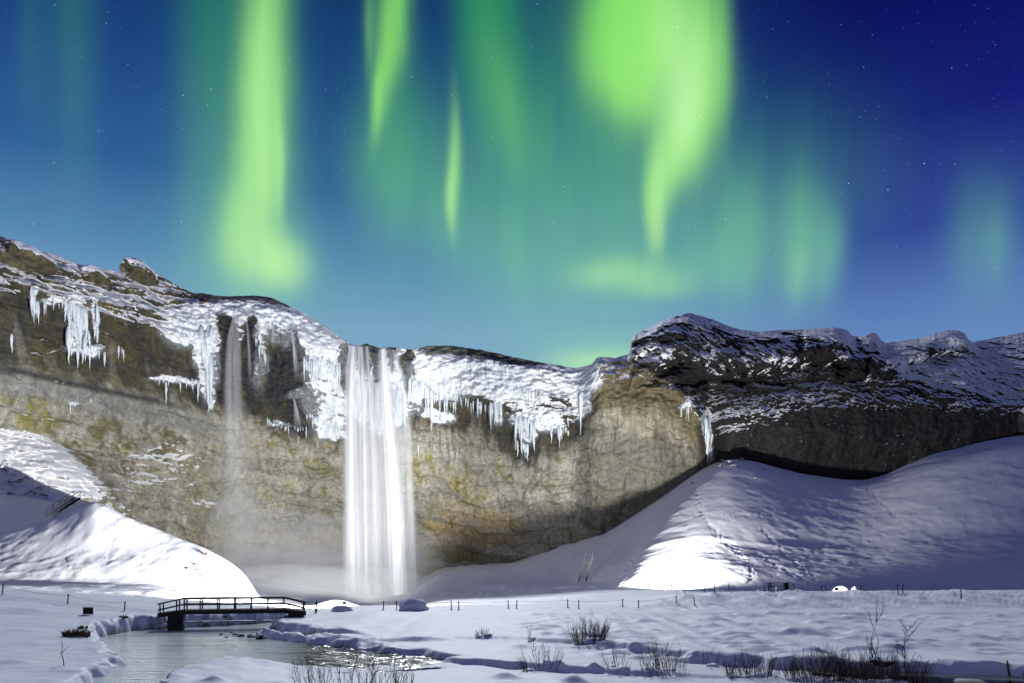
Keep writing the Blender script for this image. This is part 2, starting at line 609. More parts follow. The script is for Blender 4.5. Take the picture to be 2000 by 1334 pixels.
def mat_fall():
    m = Mat('falling_water')
    a = m.attr('veil')
    n = m.noise(1.8, 3, .5, (1, 1, .02))
    fac = m.math('MULTIPLY', a, m.math('MULTIPLY_ADD', n, .7, .65), clamp=True)
    m.N.remove(m.b)
    df = m.N.new('ShaderNodeBsdfDiffuse'); df.inputs['Color'].default_value = (.90, .92, .95, 1)
    tl = m.N.new('ShaderNodeBsdfTranslucent'); tl.inputs['Color'].default_value = (.9, .92, .95, 1)
    mx = m.N.new('ShaderNodeMixShader'); mx.inputs[0].default_value = .25
    m.L.new(df.outputs[0], mx.inputs[1]); m.L.new(tl.outputs[0], mx.inputs[2])
    tr = m.N.new('ShaderNodeBsdfTransparent')
    m2 = m.N.new('ShaderNodeMixShader'); m.L.new(fac, m2.inputs[0])
    m.L.new(tr.outputs[0], m2.inputs[1]); m.L.new(mx.outputs[0], m2.inputs[2])
    m.L.new(m2.outputs[0], m.out.inputs['Surface'])
    return m.m


def mat_mist(name, density):
    m = Mat(name)
    m.N.remove(m.b)
    v = m.N.new('ShaderNodeVolumePrincipled')
    v.inputs['Color'].default_value = (.93, .96, 1.0, 1)
    v.inputs['Density'].default_value = density; v.inputs['Anisotropy'].default_value = -.35
    m.L.new(v.outputs[0], m.out.inputs['Volume'])
    return m.m


M_SNOW = mat_snow()
M_CLIFF = mat_cliff()
M_ICE = mat_ice()
M_WATER = mat_water()
M_FALL = mat_fall()
M_DARKROCK = mat_rock_snow('dark_rock', (.085, .074, .066), (.035, .032, .032), .30, .42)
M_MOSSROCK = mat_rock_snow('mossy_rock', (.13, .118, .065), (.045, .042, .026), .18, .32)
M_STONE = mat_rock_snow('stream_stone', (.07, .07, .08), (.03, .03, .035), .3, .5)
M_WOOD = mat_simple('dark_wood', (.055, .042, .032), (.025, .02, .016), 9, .8, .4, .01, stretch=(1, 1, 4))
M_POST = mat_simple('post_wood', (.075, .055, .045), (.03, .022, .02), 14, .85, .4, .01)
M_STEEL = mat_simple('dark_steel', (.022, .022, .025), (.012, .012, .014), 10, .85, .2, .005)
M_TWIG = mat_simple('twig_bark', (.12, .066, .054), (.05, .028, .024), 20, .9, .2, .004)
M_DRY = mat_simple('dry_grass', (.20, .15, .06), (.09, .06, .03), 8, .9, .2, .01)
M_STRAW = mat_simple('straw_grass', (.42, .36, .14), (.28, .24, .10), 8, .9, .2, .01)
M_STONEWALL = mat_simple('dark_masonry', (.06, .055, .055), (.025, .023, .025), 5, .9, .6, .05)
M_BOARD = mat_simple('board_black', (.018, .017, .02), (.012, .012, .014), 5, .6, .2, .005)
M_ROPE = mat_simple('rope', (.12, .11, .10), (.08, .07, .06), 20, .9, .2, .002)
M_PILE = mat_rock_snow('snow_heap', (.14, .13, .14), (.07, .07, .08), -.35, .05)

# ------------------------------------------------------------------ the cliff
CSTEP = 2.0
c_px = np.concatenate([np.arange(-520, -40, 6.0), np.arange(-40, 2040, CSTEP), np.arange(2040, 2560, 6.0)])
SKY_LINE = [(-520, 440), (-260, 455), (-50, 470), (0, 478), (40, 482), (70, 486), (100, 495), (150, 515), (200, 525), (235, 531), (255, 520), (272, 517),
            (290, 520), (310, 536), (350, 560), (375, 572), (400, 573), (420, 577), (450, 579), (500, 577), (530, 581), (560, 595), (600, 615),
            (640, 640), (670, 662), (684, 672), (700, 675), (715, 671), (740, 680), (760, 678), (780, 680), (800, 683), (840, 675), (880, 675),
            (940, 683), (1000, 697), (1050, 707), (1100, 715), (1120, 719), (1140, 716), (1155, 711), (1168, 696), (1200, 699), (1226, 692), (1231, 682), (1233, 664), (1240, 654), (1258, 645),
            (1290, 629), (1320, 618), (1345, 611), (1385, 621), (1420, 635), (1445, 643), (1480, 648), (1520, 645), (1590, 642), (1620, 640), (1640, 640), (1656, 646), (1664, 656), (1680, 658),
            (1692, 655), (1703, 649), (1712, 652), (1722, 664), (1730, 670), (1760, 666), (1800, 660), (1830, 650), (1850, 644), (1868, 645), (1884, 650), (1892, 664), (1900, 668), (1940, 660), (2000, 648), (2100, 632), (2300, 600), (2560, 560)]
FOOT = [(-520, 1020), (-260, 1010), (0, 975), (130, 1010), (250, 1060), (350, 1110), (430, 1180), (830, 1185), (900, 1160), (1000, 1140), (1100, 1110), (1180, 1090),
        (1230, 1060), (1300, 1010), (1380, 965), (1430, 940), (1500, 955), (1560, 970), (1700, 985), (1800, 945), (1960, 900), (2300, 890), (2560, 890)]
PROF = {   # depth (m) against photograph row at chosen columns
    -520: [(1020, 112), (800, 116), (640, 118), (520, 122), (440, 128)],
    -100: [(1000, 128), (850, 134), (720, 131), (620, 129), (560, 131), (520, 134), (465, 139)],
    0: [(1000, 131), (900, 136), (850, 140), (720, 136), (600, 134), (560, 136), (520, 139), (478, 144)],
    100: [(1000, 134), (920, 140), (860, 148), (750, 145), (620, 143), (580, 145), (540, 149), (495, 154)],
    200: [(1060, 144), (960, 150), (880, 157), (840, 158), (740, 153), (640, 151), (600, 153), (560, 157), (525, 162)],
    320: [(1110, 166), (1000, 168), (900, 172), (820, 172), (720, 166), (660, 164), (610, 167), (560, 175), (536, 181)],
    430: [(1165, 186), (1060, 188), (950, 184), (860, 180), (780, 174), (660, 171), (612, 172), (592, 177), (577, 185)],
    500: [(1165, 194), (1060, 196), (950, 190), (860, 184), (780, 180), (700, 179), (625, 175), (605, 178), (577, 188)],
    600: [(1165, 198), (1060, 200), (950, 193), (860, 186), (780, 182), (720, 179), (670, 178), (650, 181), (615, 191)],
    690: [(1165, 202), (1060, 203), (950, 196), (850, 189), (720, 183), (680, 182), (672, 184)],
    790: [(1165, 202), (1060, 203), (950, 196), (850, 188), (740, 183), (700, 182), (682, 184)],
    900: [(1150, 201), (1080, 201), (950, 192), (850, 185), (780, 181), (740, 182), (700, 186), (676, 192)],
    1050: [(1120, 192), (1000, 188), (900, 181), (820, 178), (760, 179), (725, 183), (706, 189)],
    1130: [(1110, 184), (950, 180), (880, 178), (800, 180), (760, 183), (719, 190)],
    1165: [(1090, 178), (900, 172), (780, 169), (730, 171), (696, 175)],
    1225: [(1060, 176), (850, 170), (780, 168), (730, 171), (705, 176), (690, 180)],
    1240: [(1050, 176), (850, 170), (780, 168), (735, 171), (712, 178), (704, 180), (698, 177), (680, 177), (654, 183)],
    1290: [(1020, 175), (850, 170), (780, 168), (748, 172), (732, 178), (724, 180), (714, 176), (690, 175), (660, 178), (629, 186)],
    1365: [(970, 177), (860, 173), (800, 174), (770, 177), (752, 183), (744, 186), (734, 180), (700, 178), (660, 182), (612, 192)],
    1388: [(960, 181), (880, 183), (800, 184), (770, 185), (752, 187), (744, 188), (734, 181), (700, 179), (660, 184), (621, 193)],
    1420: [(945, 177), (850, 175), (800, 176), (770, 179), (752, 184), (744, 187), (734, 181), (700, 179), (660, 186), (635, 193)],
    1500: [(955, 180), (850, 176), (800, 177), (770, 180), (748, 185), (734, 188), (724, 182), (700, 181), (670, 187), (647, 195)],
    1570: [(975, 181), (850, 176), (800, 177), (770, 180), (740, 186), (718, 191), (708, 186), (690, 184), (660, 190), (643, 198)],
    1640: [(980, 183), (850, 177), (800, 178), (770, 181), (740, 186), (712, 192), (704, 186), (680, 185), (655, 190), (640, 196)],
    1670: [(985, 185), (880, 180), (810, 178), (780, 180), (745, 186), (735, 184), (705, 184), (690, 194), (676, 199), (657, 204)],
    1700: [(990, 186), (900, 181), (830, 178), (790, 180), (760, 185), (742, 188), (735, 185), (700, 187), (690, 198), (670, 199), (650, 202)],
    1740: [(970, 187), (880, 182), (810, 180), (785, 182), (755, 188), (738, 189), (700, 190), (690, 203), (668, 215)],
    1850: [(930, 188), (840, 183), (790, 184), (775, 187), (755, 193), (720, 205), (694, 222), (686, 214), (660, 216), (644, 224)],
    1890: [(920, 189), (840, 184), (790, 185), (775, 188), (755, 194), (720, 208), (690, 226), (682, 220), (664, 222), (656, 230)],
    1910: [(915, 189), (840, 185), (795, 186), (778, 190), (760, 196), (720, 214), (690, 232), (666, 248)],
    1960: [(900, 190), (830, 187), (800, 188), (785, 192), (770, 198), (730, 214), (690, 236), (655, 260)],
    2560: [(890, 194), (800, 190), (770, 196), (720, 215), (650, 245), (560, 290)],
}
sky_py = line(c_px, SKY_LINE) + 2.2 * fbm(c_px * .09, 3.3, 1.2, 3) + .5 * fbm(c_px * .35, 8.3, 2.2, 2)
foot_py = line(c_px, FOOT)
NR = 330
t_row = np.linspace(0, 1, NR)
CPX = np.broadcast_to(c_px, (NR, len(c_px))).copy()
_sm = line(c_px, SKY_LINE)
CPY = foot_py[None] + (_sm - foot_py)[None] * t_row[:, None] + (sky_py - _sm)[None] * (t_row[:, None] ** 14) * .7
keys = sorted(PROF)
tab = []
for k in keys:
    f, s = float(line(k, FOOT)), float(line(k, SKY_LINE))
    py = f + (s - f) * t_row
    pr = sorted(PROF[k])
    col = np.interp(py, [p[0] for p in pr], [p[1] for p in pr])
    if k < 1200:                      # the brow of the cliff leans back only a little
        i0 = NR // 2 + int(np.argmin(col[NR // 2:]))
        col[i0:] = col[i0] + (col[i0:] - col[i0]) * .5
    tab.append(col)
tab = np.array(tab)
CY = np.empty_like(CPY)
for i in range(NR):
    CY[i] = np.interp(c_px, keys, tab[:, i])
CYa = box_blur(box_blur(CY, 13, 0), 17, 1); CYb = box_blur(box_blur(CY, 5, 0), 9, 1)
_w = smooth(CPX, 1210, 1260)
CY = CYa * (1 - _w) + CYb * _w
CY0 = CY.copy()


def cliff_base_depth(px, py):
    """undisplaced depth of the cliff at a row of a column"""
    j = int(np.argmin(np.abs(c_px - px)))
    return float(np.interp(-py, -CPY[:, j], CY0[:, j]))


print('cliff grid', CPY.shape)
A = xat(CPX, CY); Z = zat(CPY, CY)      # metres across / up the wall
B = CY * .6
n_big = fbm(A / 22, B / 22, Z / 22, 3)
n8 = fbm(A / 8 + 3, B / 8, Z / 8, 4)
n3 = fbm(A / 3 + 7, B / 3, Z / 3, 4)
n1 = fbm(A / .9 + 1, B / .9, Z / .9, 3)
rid = fbm(A / 7 + 11, B / 7, Z / 5, 4, ridged=True)
nv = fbm(A / 1.5, B / 6, Z / 14, 4)
nvf = fbm(A / .5, B / 6, Z / 7, 3)
px_ = CPX + 20 * n8 + 10 * n3
py_ = CPY + 14 * n8 + 9 * n3


def above(pts, soft=10, drip=0.0):
    """1 above a line of the photograph, ragged edge"""
    return smooth(line(px_, pts) - py_ - drip * nv, -soft, soft)


def ell(cx, cy, rx, ry, soft=.35, rot=0):
    dx, dy = px_ - cx, py_ - cy
    if rot:
        c, s = math.cos(math.radians(rot)), math.sin(math.radians(rot))
        dx, dy = dx * c + dy * s, -dx * s + dy * c
    r = np.sqrt((dx / rx) ** 2 + (dy / ry) ** 2)
    return 1 - smooth(r, 1 - soft, 1 + soft)


def span(lo, hi, soft=12):
    return smooth(px_, lo - soft, lo + soft) * (1 - smooth(px_, hi - soft, hi + soft))


# --- zones
right_pre = smooth(CPX, 1222, 1236)
blocks = above([(-520, 590), (0, 575), (60, 572), (130, 596), (200, 616), (300, 645), (380, 672), (430, 700), (500, 640), (700, 640), (820, 720), (1000, 800), (1120, 830), (1150, 800),
                (1165, 745), (1260, 745), (1330, 775), (1390, 850), (1440, 850), (1560, 805), (1700, 800), (1850, 800), (1960, 810), (2560, 810)], 14)
ice = np.maximum.reduce([
    ell(405, 690, 26, 90), ell(410, 760, 12, 45), ell(370, 640, 55, 40) * .8,
    ell(640, 690, 55, 75), ell(560, 640, 60, 40), ell(470, 600, 60, 18) * .9, ell(505, 690, 16, 75) * .9, ell(640, 790, 50, 60), ell(648, 850, 32, 12), ell(596, 770, 45, 10),
    ell(745, 770, 62, 80) * .9, ell(870, 735, 85, 48), ell(820, 740, 22, 60), ell(960, 740, 100, 34, rot=14) * .85, ell(1050, 740, 80, 26, rot=10) * .55,
    ell(1020, 820, 30, 20) * .8, ell(1065, 825, 32, 18), ell(1135, 760, 18, 55) * .9, ell(860, 815, 30, 10) * .9, ell(1140, 735, 30, 30) * .8,
    ell(65, 585, 8, 30), ell(105, 588, 24, 8) * .9, ell(150, 630, 20, 50), ell(168, 684, 36, 10), ell(190, 630, 6, 40), ell(345, 742, 50, 6) * .8, ell(141, 788, 9, 4),
    ell(1025, 830, 22, 30), ell(968, 800, 12, 26) * .9, ell(1384, 850, 7, 45), ell(1340, 793, 16, 7) * .8, ell(540, 824, 22, 5) * .8])
ice = np.clip(ice * 1.1, 0, 1)
slope = np.maximum.reduce([(1 - above([(-520, 800), (0, 838), (80, 850), (130, 880), (180, 925), (240, 985), (300, 1040), (420, 1200), (2560, 1400)], 16)),
                           ell(290, 920, 70, 42) * .85, ell(340, 890, 40, 25) * .8, ell(270, 960, 60, 40) * .6, ell(385, 985, 50, 40) * .45, ell(370, 930, 45, 40) * .5])
slope *= 1 - smooth(CPX, 470, 520)
wet = np.maximum.reduce([ell(440, 700, 22, 100), ell(487, 665, 16, 60), ell(550, 720, 50, 75), ell(465, 760, 50, 45), ell(585, 800, 40, 45), ell(578, 690, 16, 60), ell(533, 650, 11, 32),
                         ell(676, 722, 12, 52), ell(712, 702, 9, 42), ell(735, 706, 10, 44), ell(799, 724, 13, 46), ell(764, 700, 6, 26)])
wet = np.clip(wet * 1.15, 0, 1)
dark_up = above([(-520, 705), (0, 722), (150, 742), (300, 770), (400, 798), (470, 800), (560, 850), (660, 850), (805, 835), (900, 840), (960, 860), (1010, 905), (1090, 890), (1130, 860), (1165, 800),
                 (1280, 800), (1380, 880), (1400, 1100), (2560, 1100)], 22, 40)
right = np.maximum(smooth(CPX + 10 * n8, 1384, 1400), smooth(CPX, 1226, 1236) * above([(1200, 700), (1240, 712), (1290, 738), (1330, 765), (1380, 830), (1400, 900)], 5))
plate = np.maximum(above([(-520, 400), (360, 560), (385, 582), (560, 606), (590, 615), (620, 600), (2560, 500)], 5) * span(372, 585, 6), above([(790, 690), (830, 692), (880, 696), (1000, 711), (1060, 716), (1110, 722), (1125, 700)], 4) * span(812, 1105, 8))

# --- relief, metres towards the viewer
f1, f2, cid = worley(A / 3.4 + .25 * n3, Z / 2.1 + .25 * n8, 3)
bigb = (1 - np.minimum(f1, 1) ** 2) * (.5 + cid)
f1b, f2b, cidb = worley(A / 1.35 + .2 * n3, Z / .85 + .2 * n3, 9)
smb = (1 - np.minimum(f1b, 1) ** 2) * (.4 + cidb)
f1c, f2c, cidc = worley(A / 1.1 + .3 * n3, Z / 1.7 + .3 * n3, 21)
knob = (1 - np.minimum(f1c, 1) ** 2)
bed = (Z + .16 * A + 5.0 * n_big + 1.2 * n8) / 6.5
sawt = bed - np.floor(bed)
lipm = smooth(n8 + .5 * n_big, -.15, .25)
lip_r = (smooth(sawt, 0, .12) * (1 - sawt)) * lipm
ck1 = perlin(A / 8 + 3 * n8 * .2, B / 8, Z / 13); ck2 = perlin(A / 15 + 9, B / 15, Z / 5 + .4 * n8)
crack = np.maximum(np.exp(-(ck1 / .035) ** 2), np.exp(-(ck2 / .03) ** 2)) * smooth(n3 + .5 * n8, -.2, .2)
pit1, _, pidc = worley(A / .8 + .3 * n1, Z / .7 + .3 * n1, 41)
pit = np.maximum(0, 1 - pit1 / .45) * (pidc > .45)
low_wall = (1 - blocks) * (1 - ice) * (1 - slope)
fract = fbm((A + Z) / 2.2, B / 3, (Z - A) / 5.5, 4, ridged=True)
D = 2.8 * n_big + (1.6 - .9 * low_wall) * rid * (1 - .5 * ice) + (.8 - .4 * low_wall) * n3 + (.28 - .1 * low_wall) * n1
D += low_wall * (1.0 * lip_r - .55 * crack - .12 * pit + .9 * n8)
ridge_rock = right_pre * above([(1200, 700), (1240, 708), (1290, 730), (1360, 746), (1440, 746), (1500, 736), (1570, 716), (1640, 708), (1660, 745), (1740, 742), (1760, 690), (1840, 692), (1890, 686), (1920, 640), (2560, 600)], 5)
under = np.maximum.reduce([ell(1400, 722, 140, 20, .25), ell(1605, 690, 55, 17, .3), ell(1662, 722, 34, 20, .3), ell(1722, 720, 28, 18, .3), ell(1840, 684, 46, 9, .3)])
bould = np.maximum.reduce([ell(1662, 715, 36, 28, .5), ell(1722, 714, 32, 26, .5), ell(1610, 675, 60, 36, .5) * 1.2, ell(1390, 690, 170, 58, .5) * 1.6, ell(1700, 672, 26, 20, .5) * .8, ell(1838, 670, 58, 24, .5)])
notch = np.maximum.reduce([ell(1400, 748, 150, 6, .4), ell(1605, 712, 55, 5, .4), ell(1662, 746, 36, 5, .4), ell(1722, 742, 30, 5, .4), ell(1566, 690, 7, 40, .4), ell(1676, 672, 6, 22, .4), ell(1634, 720, 5, 24, .4), ell(1694, 716, 5, 22, .4)])
D += ridge_rock * (1.3 * fract + 1.0 * rid) + right_pre * (3.2 * np.sqrt(np.clip(bould, 0, 2)) - 2.5 * notch)
D += blocks * (1.9 * bigb + 1.0 * smb + .35 * n1 - 1.2) * (1 - .6 * ice) * (1 - .6 * ridge_rock)
D += ice * (1.0 * knob * (1 - .7 * smooth(CPY, 690, 740)) + .45 * smb - .7 * nvf * smooth(CPY, 680, 730) + .25 * n1 + .2)
D += (1 - blocks) * (1 - ice) * (.40 * smb * dark_up + .55 * nv * dark_up)
D += slope * (1.0 * bigb + .6 * smb - .5)
D -= wet * (1.6 - .5 * smb - .5 * nvf)
# the dark slanting joint of smooth stone on the left wall and the undercut foot of the amphitheatre
jl = line(CPX, [(-520, 690), (0, 722), (60, 728), (150, 752), (300, 782), (420, 812), (430, 816)])
joint = np.exp(-((CPY - jl - 6 * n8) / 7) ** 2) * (1 - smooth(CPX, 300, 420))
D -= 1.2 * joint * (.6 + .8 * n3)
edge = np.minimum(1, (CPY - sky_py[None]) / 14)
D *= .35 + .65 * np.clip(edge, 0, 1)
q_top = -np.gradient(D, axis=0) / np.maximum(np.gradient(Z, axis=0), .05)
q_top = box_blur(q_top, 2, 0)
CY = CY0 - D
X3 = xat(CPX, CY); Z3 = zat(CPY, CY)
CV = np.stack([X3, CY, Z3], -1)
du = np.gradient(CV, axis=1); dv = np.gradient(CV, axis=0)
nrm = np.cross(du, dv); nrm /= np.linalg.norm(nrm, axis=-1, keepdims=True) + 1e-9
if nrm[NR // 2, len(c_px) // 2, 1] > 0: nrm = -nrm
up = nrm[..., 2]
upb = box_blur(box_blur(up, 3, 0), 3, 1)

# --- snow that lies on the ledges, ice, bare stone
ice_band = blocks * smooth(CPX, 350, 520) * (1 - smooth(CPX, 1050, 1150))
bias = (-.62 + .70 * blocks + .32 * ice_band + 1.0 * ice + .62 * slope + .55 * slope * (1 - smooth(CPX, 150, 230))
        - 1.4 * wet * (1 - .35 * ice) - 1.2 * plate)
far_hill = right * above([(1380, 600), (1700, 690), (1760, 735), (1850, 760), (1990, 790), (2560, 800)], 12)
bias += .45 * far_hill - .16 * right * blocks * (1 - far_hill)
bias += ridge_rock * (-.10 + .9 * (smooth(fract, .0, .5) - .5) * smooth(n8 + .4 * n_big, -.25, .15))
lowi = smooth(CPY, 680, 720)
bias -= right_pre * (.55 * under + .3 * notch)
gapi = (smooth(f1c, .55, .9) * (1 - lowi) + .9 * smooth(nvf + .3 * nv, .0, .35) * lowi) * ice
snow = np.clip(.42 + bias + .40 * np.clip(q_top, -1.5, 1.5) + .26 * n3 + .20 * n8 + .30 * n1 - .30 * gapi + .12 * ice, 0, 1)
snow = np.where(slope > .5, np.clip(snow - .25 * smooth(n3 + n1, .15, .4), 0, 1), snow)

c = np.empty(CPY.shape + (3,), np.float32)


def put(col, mask):
    global c
    c += (np.array(col, np.float32) - c) * np.clip(mask, 0, 1)[..., None]


c[:] = (.32, .30, .24)
put((.27, .265, .24), smooth(n8 + .4 * n3, -.1, .35) * .85)
put((.13, .12, .10), smooth(-n8 + .5 * n1, .1, .45) * .7)
put((.42, .35, .23), smooth(n_big + .6 * n8, .05, .4) * span(820, 1150, 60) * .7)
put((.42, .28, .12), np.maximum(ell(925, 1035, 90, 32), ell(560, 1055, 170, 18) * .7) * .55)
put((.16, .14, .09), span(820, 1060, 20) * (1 - above([(820, 1060), (900, 1075), (1060, 1090)], 8)) * .8)
put((.40, .385, .33), low_wall * smooth(np.sin(bed * 6.28 + 1.5 * n8), .1, .8) * .45)
put((.16, .155, .135), low_wall * smooth(np.sin(bed * 12.6 + 2 * n3), .86, 1.0) * .6)
put((.06, .055, .045), low_wall * crack * .6)
put((.09, .085, .07), low_wall * smooth(pit, .2, .6) * .3)  # shade inside the pits, put into the rock colour
put((.10, .095, .085), low_wall * smooth(nv + .5 * nvf, .22, .5) * smooth(1000 - CPY, 0, 150) * .7)
mo = smooth(n8 + .8 * n3 + .5 * n1, .05, .38)
moss_zone = np.maximum.reduce([ell(560, 850, 150, 70) * .9, ell(440, 830, 70, 60) * .7, ell(830, 920, 30, 60) * .8, ell(985, 930, 30, 60) * .7, ell(925, 960, 40, 45) * .6, ell(1060, 900, 120, 40) * .5,
                               ell(60, 815, 150, 40) * .8, ell(520, 950, 60, 60) * .5, ell(180, 880, 90, 40) * .7, ell(1250, 940, 90, 40) * .5, span(820, 1380, 20) * .45, span(430, 680, 20) * .5, span(-600, 430, 20) * .35])
put((.205, .185, .035), mo * moss_zone)
put((.115, .10, .04), smooth(n3 + .5 * n1, -.05, .35) * ell(250, 870, 160, 60) * .8)
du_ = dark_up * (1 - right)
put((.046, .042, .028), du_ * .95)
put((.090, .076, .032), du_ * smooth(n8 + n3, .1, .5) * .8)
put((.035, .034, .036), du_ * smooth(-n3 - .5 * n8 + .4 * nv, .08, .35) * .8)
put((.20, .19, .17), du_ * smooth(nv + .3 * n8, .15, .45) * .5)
put((.19, .20, .20), span(-600, 420, 20) * np.exp(-((CPY - jl - 26) / 24) ** 2) * .7)
put((.04, .04, .045), joint * .9)
put((.22, .18, .09), span(1150, 1384, 10) * above([(1100, 760), (1380, 900)], 50) * .5)
put((.085, .08, .064), span(1150, 1380, 45) * (1 - above([(1150, 830), (1380, 880)], 30, 30)) * .75)
put((.05, .048, .045), span(1170, 1384, 10) * smooth(nv, .18, .40) * smooth(CPY, 780, 880) * .65)
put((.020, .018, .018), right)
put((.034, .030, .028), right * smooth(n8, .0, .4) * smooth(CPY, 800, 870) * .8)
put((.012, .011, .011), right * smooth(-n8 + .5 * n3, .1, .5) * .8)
put((.13, .115, .06), blocks * (1 - right) * (1 - wet) * smooth(n3 + .6 * n8, -.1, .35) * .75)
put((.30, .33, .35), ice * .85)
put((.03, .031, .035), wet * (1 - .6 * ice) * .9)
put((.09, .085, .03), wet * smooth(n3, .15, .4) * .5)
put((.085, .07, .10), plate)
put((.10, .11, .10), plate * smooth(CPX, 780, 830))
low = smooth(CPY, 1055, 1085) * span(420, 830, 30)
put((.15, .155, .15), low * .8)

back = []
for k, dy in enumerate((3, 8, 18, 40, 90, 200)):
    Yb = CV[-1, :, 1] + dy
    Xb = xat(c_px, Yb)
    back.append(np.stack([Xb, Yb, CV[-1, :, 2] - .4 - .02 * dy + .0 * Xb], -1))
CVall = np.concatenate([CV, np.array(back)], 0)
rows_b = len(back)
me = grid_mesh('cliff', CVall, flip=False)
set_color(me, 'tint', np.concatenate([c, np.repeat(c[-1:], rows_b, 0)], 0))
set_float(me, 'snow', np.concatenate([snow, np.full((rows_b, len(c_px)), .9)], 0))
set_float(me, 'ice', np.concatenate([ice, np.zeros((rows_b, len(c_px)))], 0))
cliff = tag(link('cliff', me, M_CLIFF), kind='structure')


def cliff_point(px, py):
    j = int(np.argmin(np.abs(c_px - px)))
    Y = float(np.interp(-py, -CPY[:, j], CY[:, j]))
    return W(px, py, Y)


# ------------------------------------------------------------------ snow-covered ground
g_px = np.concatenate([np.arange(-1400, -60, 12.0), np.arange(-60, 2060, 2.2), np.arange(2060, 3400, 12.0)])
near_rows = 3.6 * F / (np.arange(1430, 1184, -.62) - HZ)
g_Y = np.concatenate([[1.5, 3, 5, 8, 11, 14], near_rows, np.arange(near_rows[-1] + .35, 128, .36), np.arange(128.4, 200, .6), np.arange(202, 230, 4)])
GPX, GY = np.meshgrid(g_px, g_Y)


def lay(pts):
    """(px, Y, py) -> depth and height along all columns"""
    xs = [p[0] for p in pts]
    Y = np.interp(g_px, xs, [p[1] for p in pts]); py = np.interp(g_px, xs, [p[2] for p in pts])
    return Y, zat(py, Y)


def flat(Yv, zs):
    return np.full(g_px.shape, Yv), line(g_px, zs)


def foot_lay(pts, off):
    xs = [p[0] for p in pts]
    py = np.interp(g_px, xs, [p[1] for p in pts])
    Y = np.array([cliff_base_depth(a, b) for a, b in zip(g_px, py)]) - off
    Y = box_blur(Y, 15, 0)
    return Y, zat(py, Y)


TALUS_TOP = [(-1400, 960), (-100, 950), (0, 958), (60, 966), (130, 984), (175, 996), (250, 1050), (350, 1110), (430, 1128), (500, 1126), (600, 1146), (660, 1155), (700, 1164), (780, 1160), (815, 1138), (850, 1114), (900, 1106),
             (1000, 1101), (1060, 1082), (1100, 1066), (1180, 1045), (1230, 1010), (1300, 964), (1345, 932), (1380, 908), (1430, 893), (1460, 894), (1500, 905), (1560, 924), (1620, 930),
             (1690, 941), (1740, 926), (1780, 898), (1800, 890), (1880, 870), (1960, 850), (2060, 846), (3400, 820)]
LAYERS = [
    flat(0, [(0, -.62)]), flat(22, [(0, -.62)]),
    flat(37, [(-200, -.35), (0, -.4), (300, -.6), (900, -.55), (2200, -.5)]),
    flat(50, [(-200, .3), (0, .15), (300, -.25), (600, -.3), (1000, -.12), (2200, -.05)]),
    flat(65, [(-200, 1.0), (0, .85), (260, .4), (480, .05), (600, .08), (1000, .02), (1300, .05), (1500, .12), (2200, .15)]),
    lay([(-300, 76, 1146), (0, 76, 1150), (300, 75, 1167), (480, 74, 1182), (600, 76, 1188), (700, 78, 1183), (830, 79, 1181), (1000, 79, 1180), (1150, 78, 1179), (1230, 77, 1172), (1300, 76, 1161), (1360, 76, 1156),
         (1430, 76, 1152), (1500, 76, 1151.5), (1700, 77, 1151), (1850, 77, 1150), (2060, 77, 1149)]),
    lay([(-300, 86, 1138), (0, 86, 1141), (300, 84, 1153), (480, 82, 1170), (600, 82, 1184), (1000, 86, 1181), (1200, 86, 1176), (1300, 84, 1168), (1430, 84, 1164), (1600, 84, 1163), (2060, 84, 1162)]),
    lay([(-300, 96, 1128), (0, 95, 1133), (200, 94, 1138), (350, 92, 1145), (450, 89, 1157), (500, 88, 1172), (600, 96, 1186), (720, 100, 1190), (800, 104, 1186), (870, 110, 1166), (1000, 112, 1160), (1150, 108, 1153), (1205, 110, 1149), (1300, 109, 1150), (1400, 108, 1151), (1450, 108.5, 1152),
         (1600, 109, 1153), (1750, 108, 1152), (2060, 104, 1148)]),
    lay([(-300, 112, 1046), (0, 112, 1038), (60, 112, 1024), (120, 112, 1004), (160, 111, 983), (180, 110, 974), (215, 109, 985), (260, 107, 1008), (300, 106, 1026), (350, 104, 1045), (400, 102, 1066), (440, 99, 1088), (470, 97, 1110), (488, 95, 1130),
         (497, 94, 1150), (506, 94, 1172), (600, 120, 1176), (720, 125, 1184), (800, 128, 1180), (870, 140, 1148), (930, 140, 1138), (1000, 140, 1136), (1100, 128, 1138), (1150, 120, 1142), (1200, 115.5, 1139), (1212, 118, 1126), (1230, 122, 1106), (1260, 130, 1066), (1300, 140, 1016), (1340, 149, 972), (1380, 157, 932),
         (1430, 164, 900), (1500, 164, 920), (1560, 165, 940), (1690, 166, 956), (1800, 166, 918), (1880, 166, 892), (1960, 168, 874), (2060, 168, 868)]),
    lay([(-300, 118, 1048), (0, 118, 1036), (60, 118, 1022), (120, 118, 1002), (160, 118, 992), (180, 118, 1005), (260, 118, 1060), (400, 118, 1130), (497, 118, 1165), (600, 140, 1164), (720, 145, 1180), (800, 148, 1174), (860, 150, 1138), (1000, 150, 1128), (1100, 140, 1122), (1150, 136, 1112),
         (1200, 130, 1100), (1230, 132, 1085), (1300, 148, 1000), (1380, 163, 925), (1430, 168, 896), (1500, 168, 914), (1560, 169, 934), (1690, 171, 950), (1800, 171, 908), (1960, 173, 866), (2060, 173, 860)]),
    foot_lay(TALUS_TOP, 1.2),
    flat(232, [(0, 0)]),
]
LAYERS[-1] = (np.full(g_px.shape, 232.), LAYERS[-2][1] - 4.0)
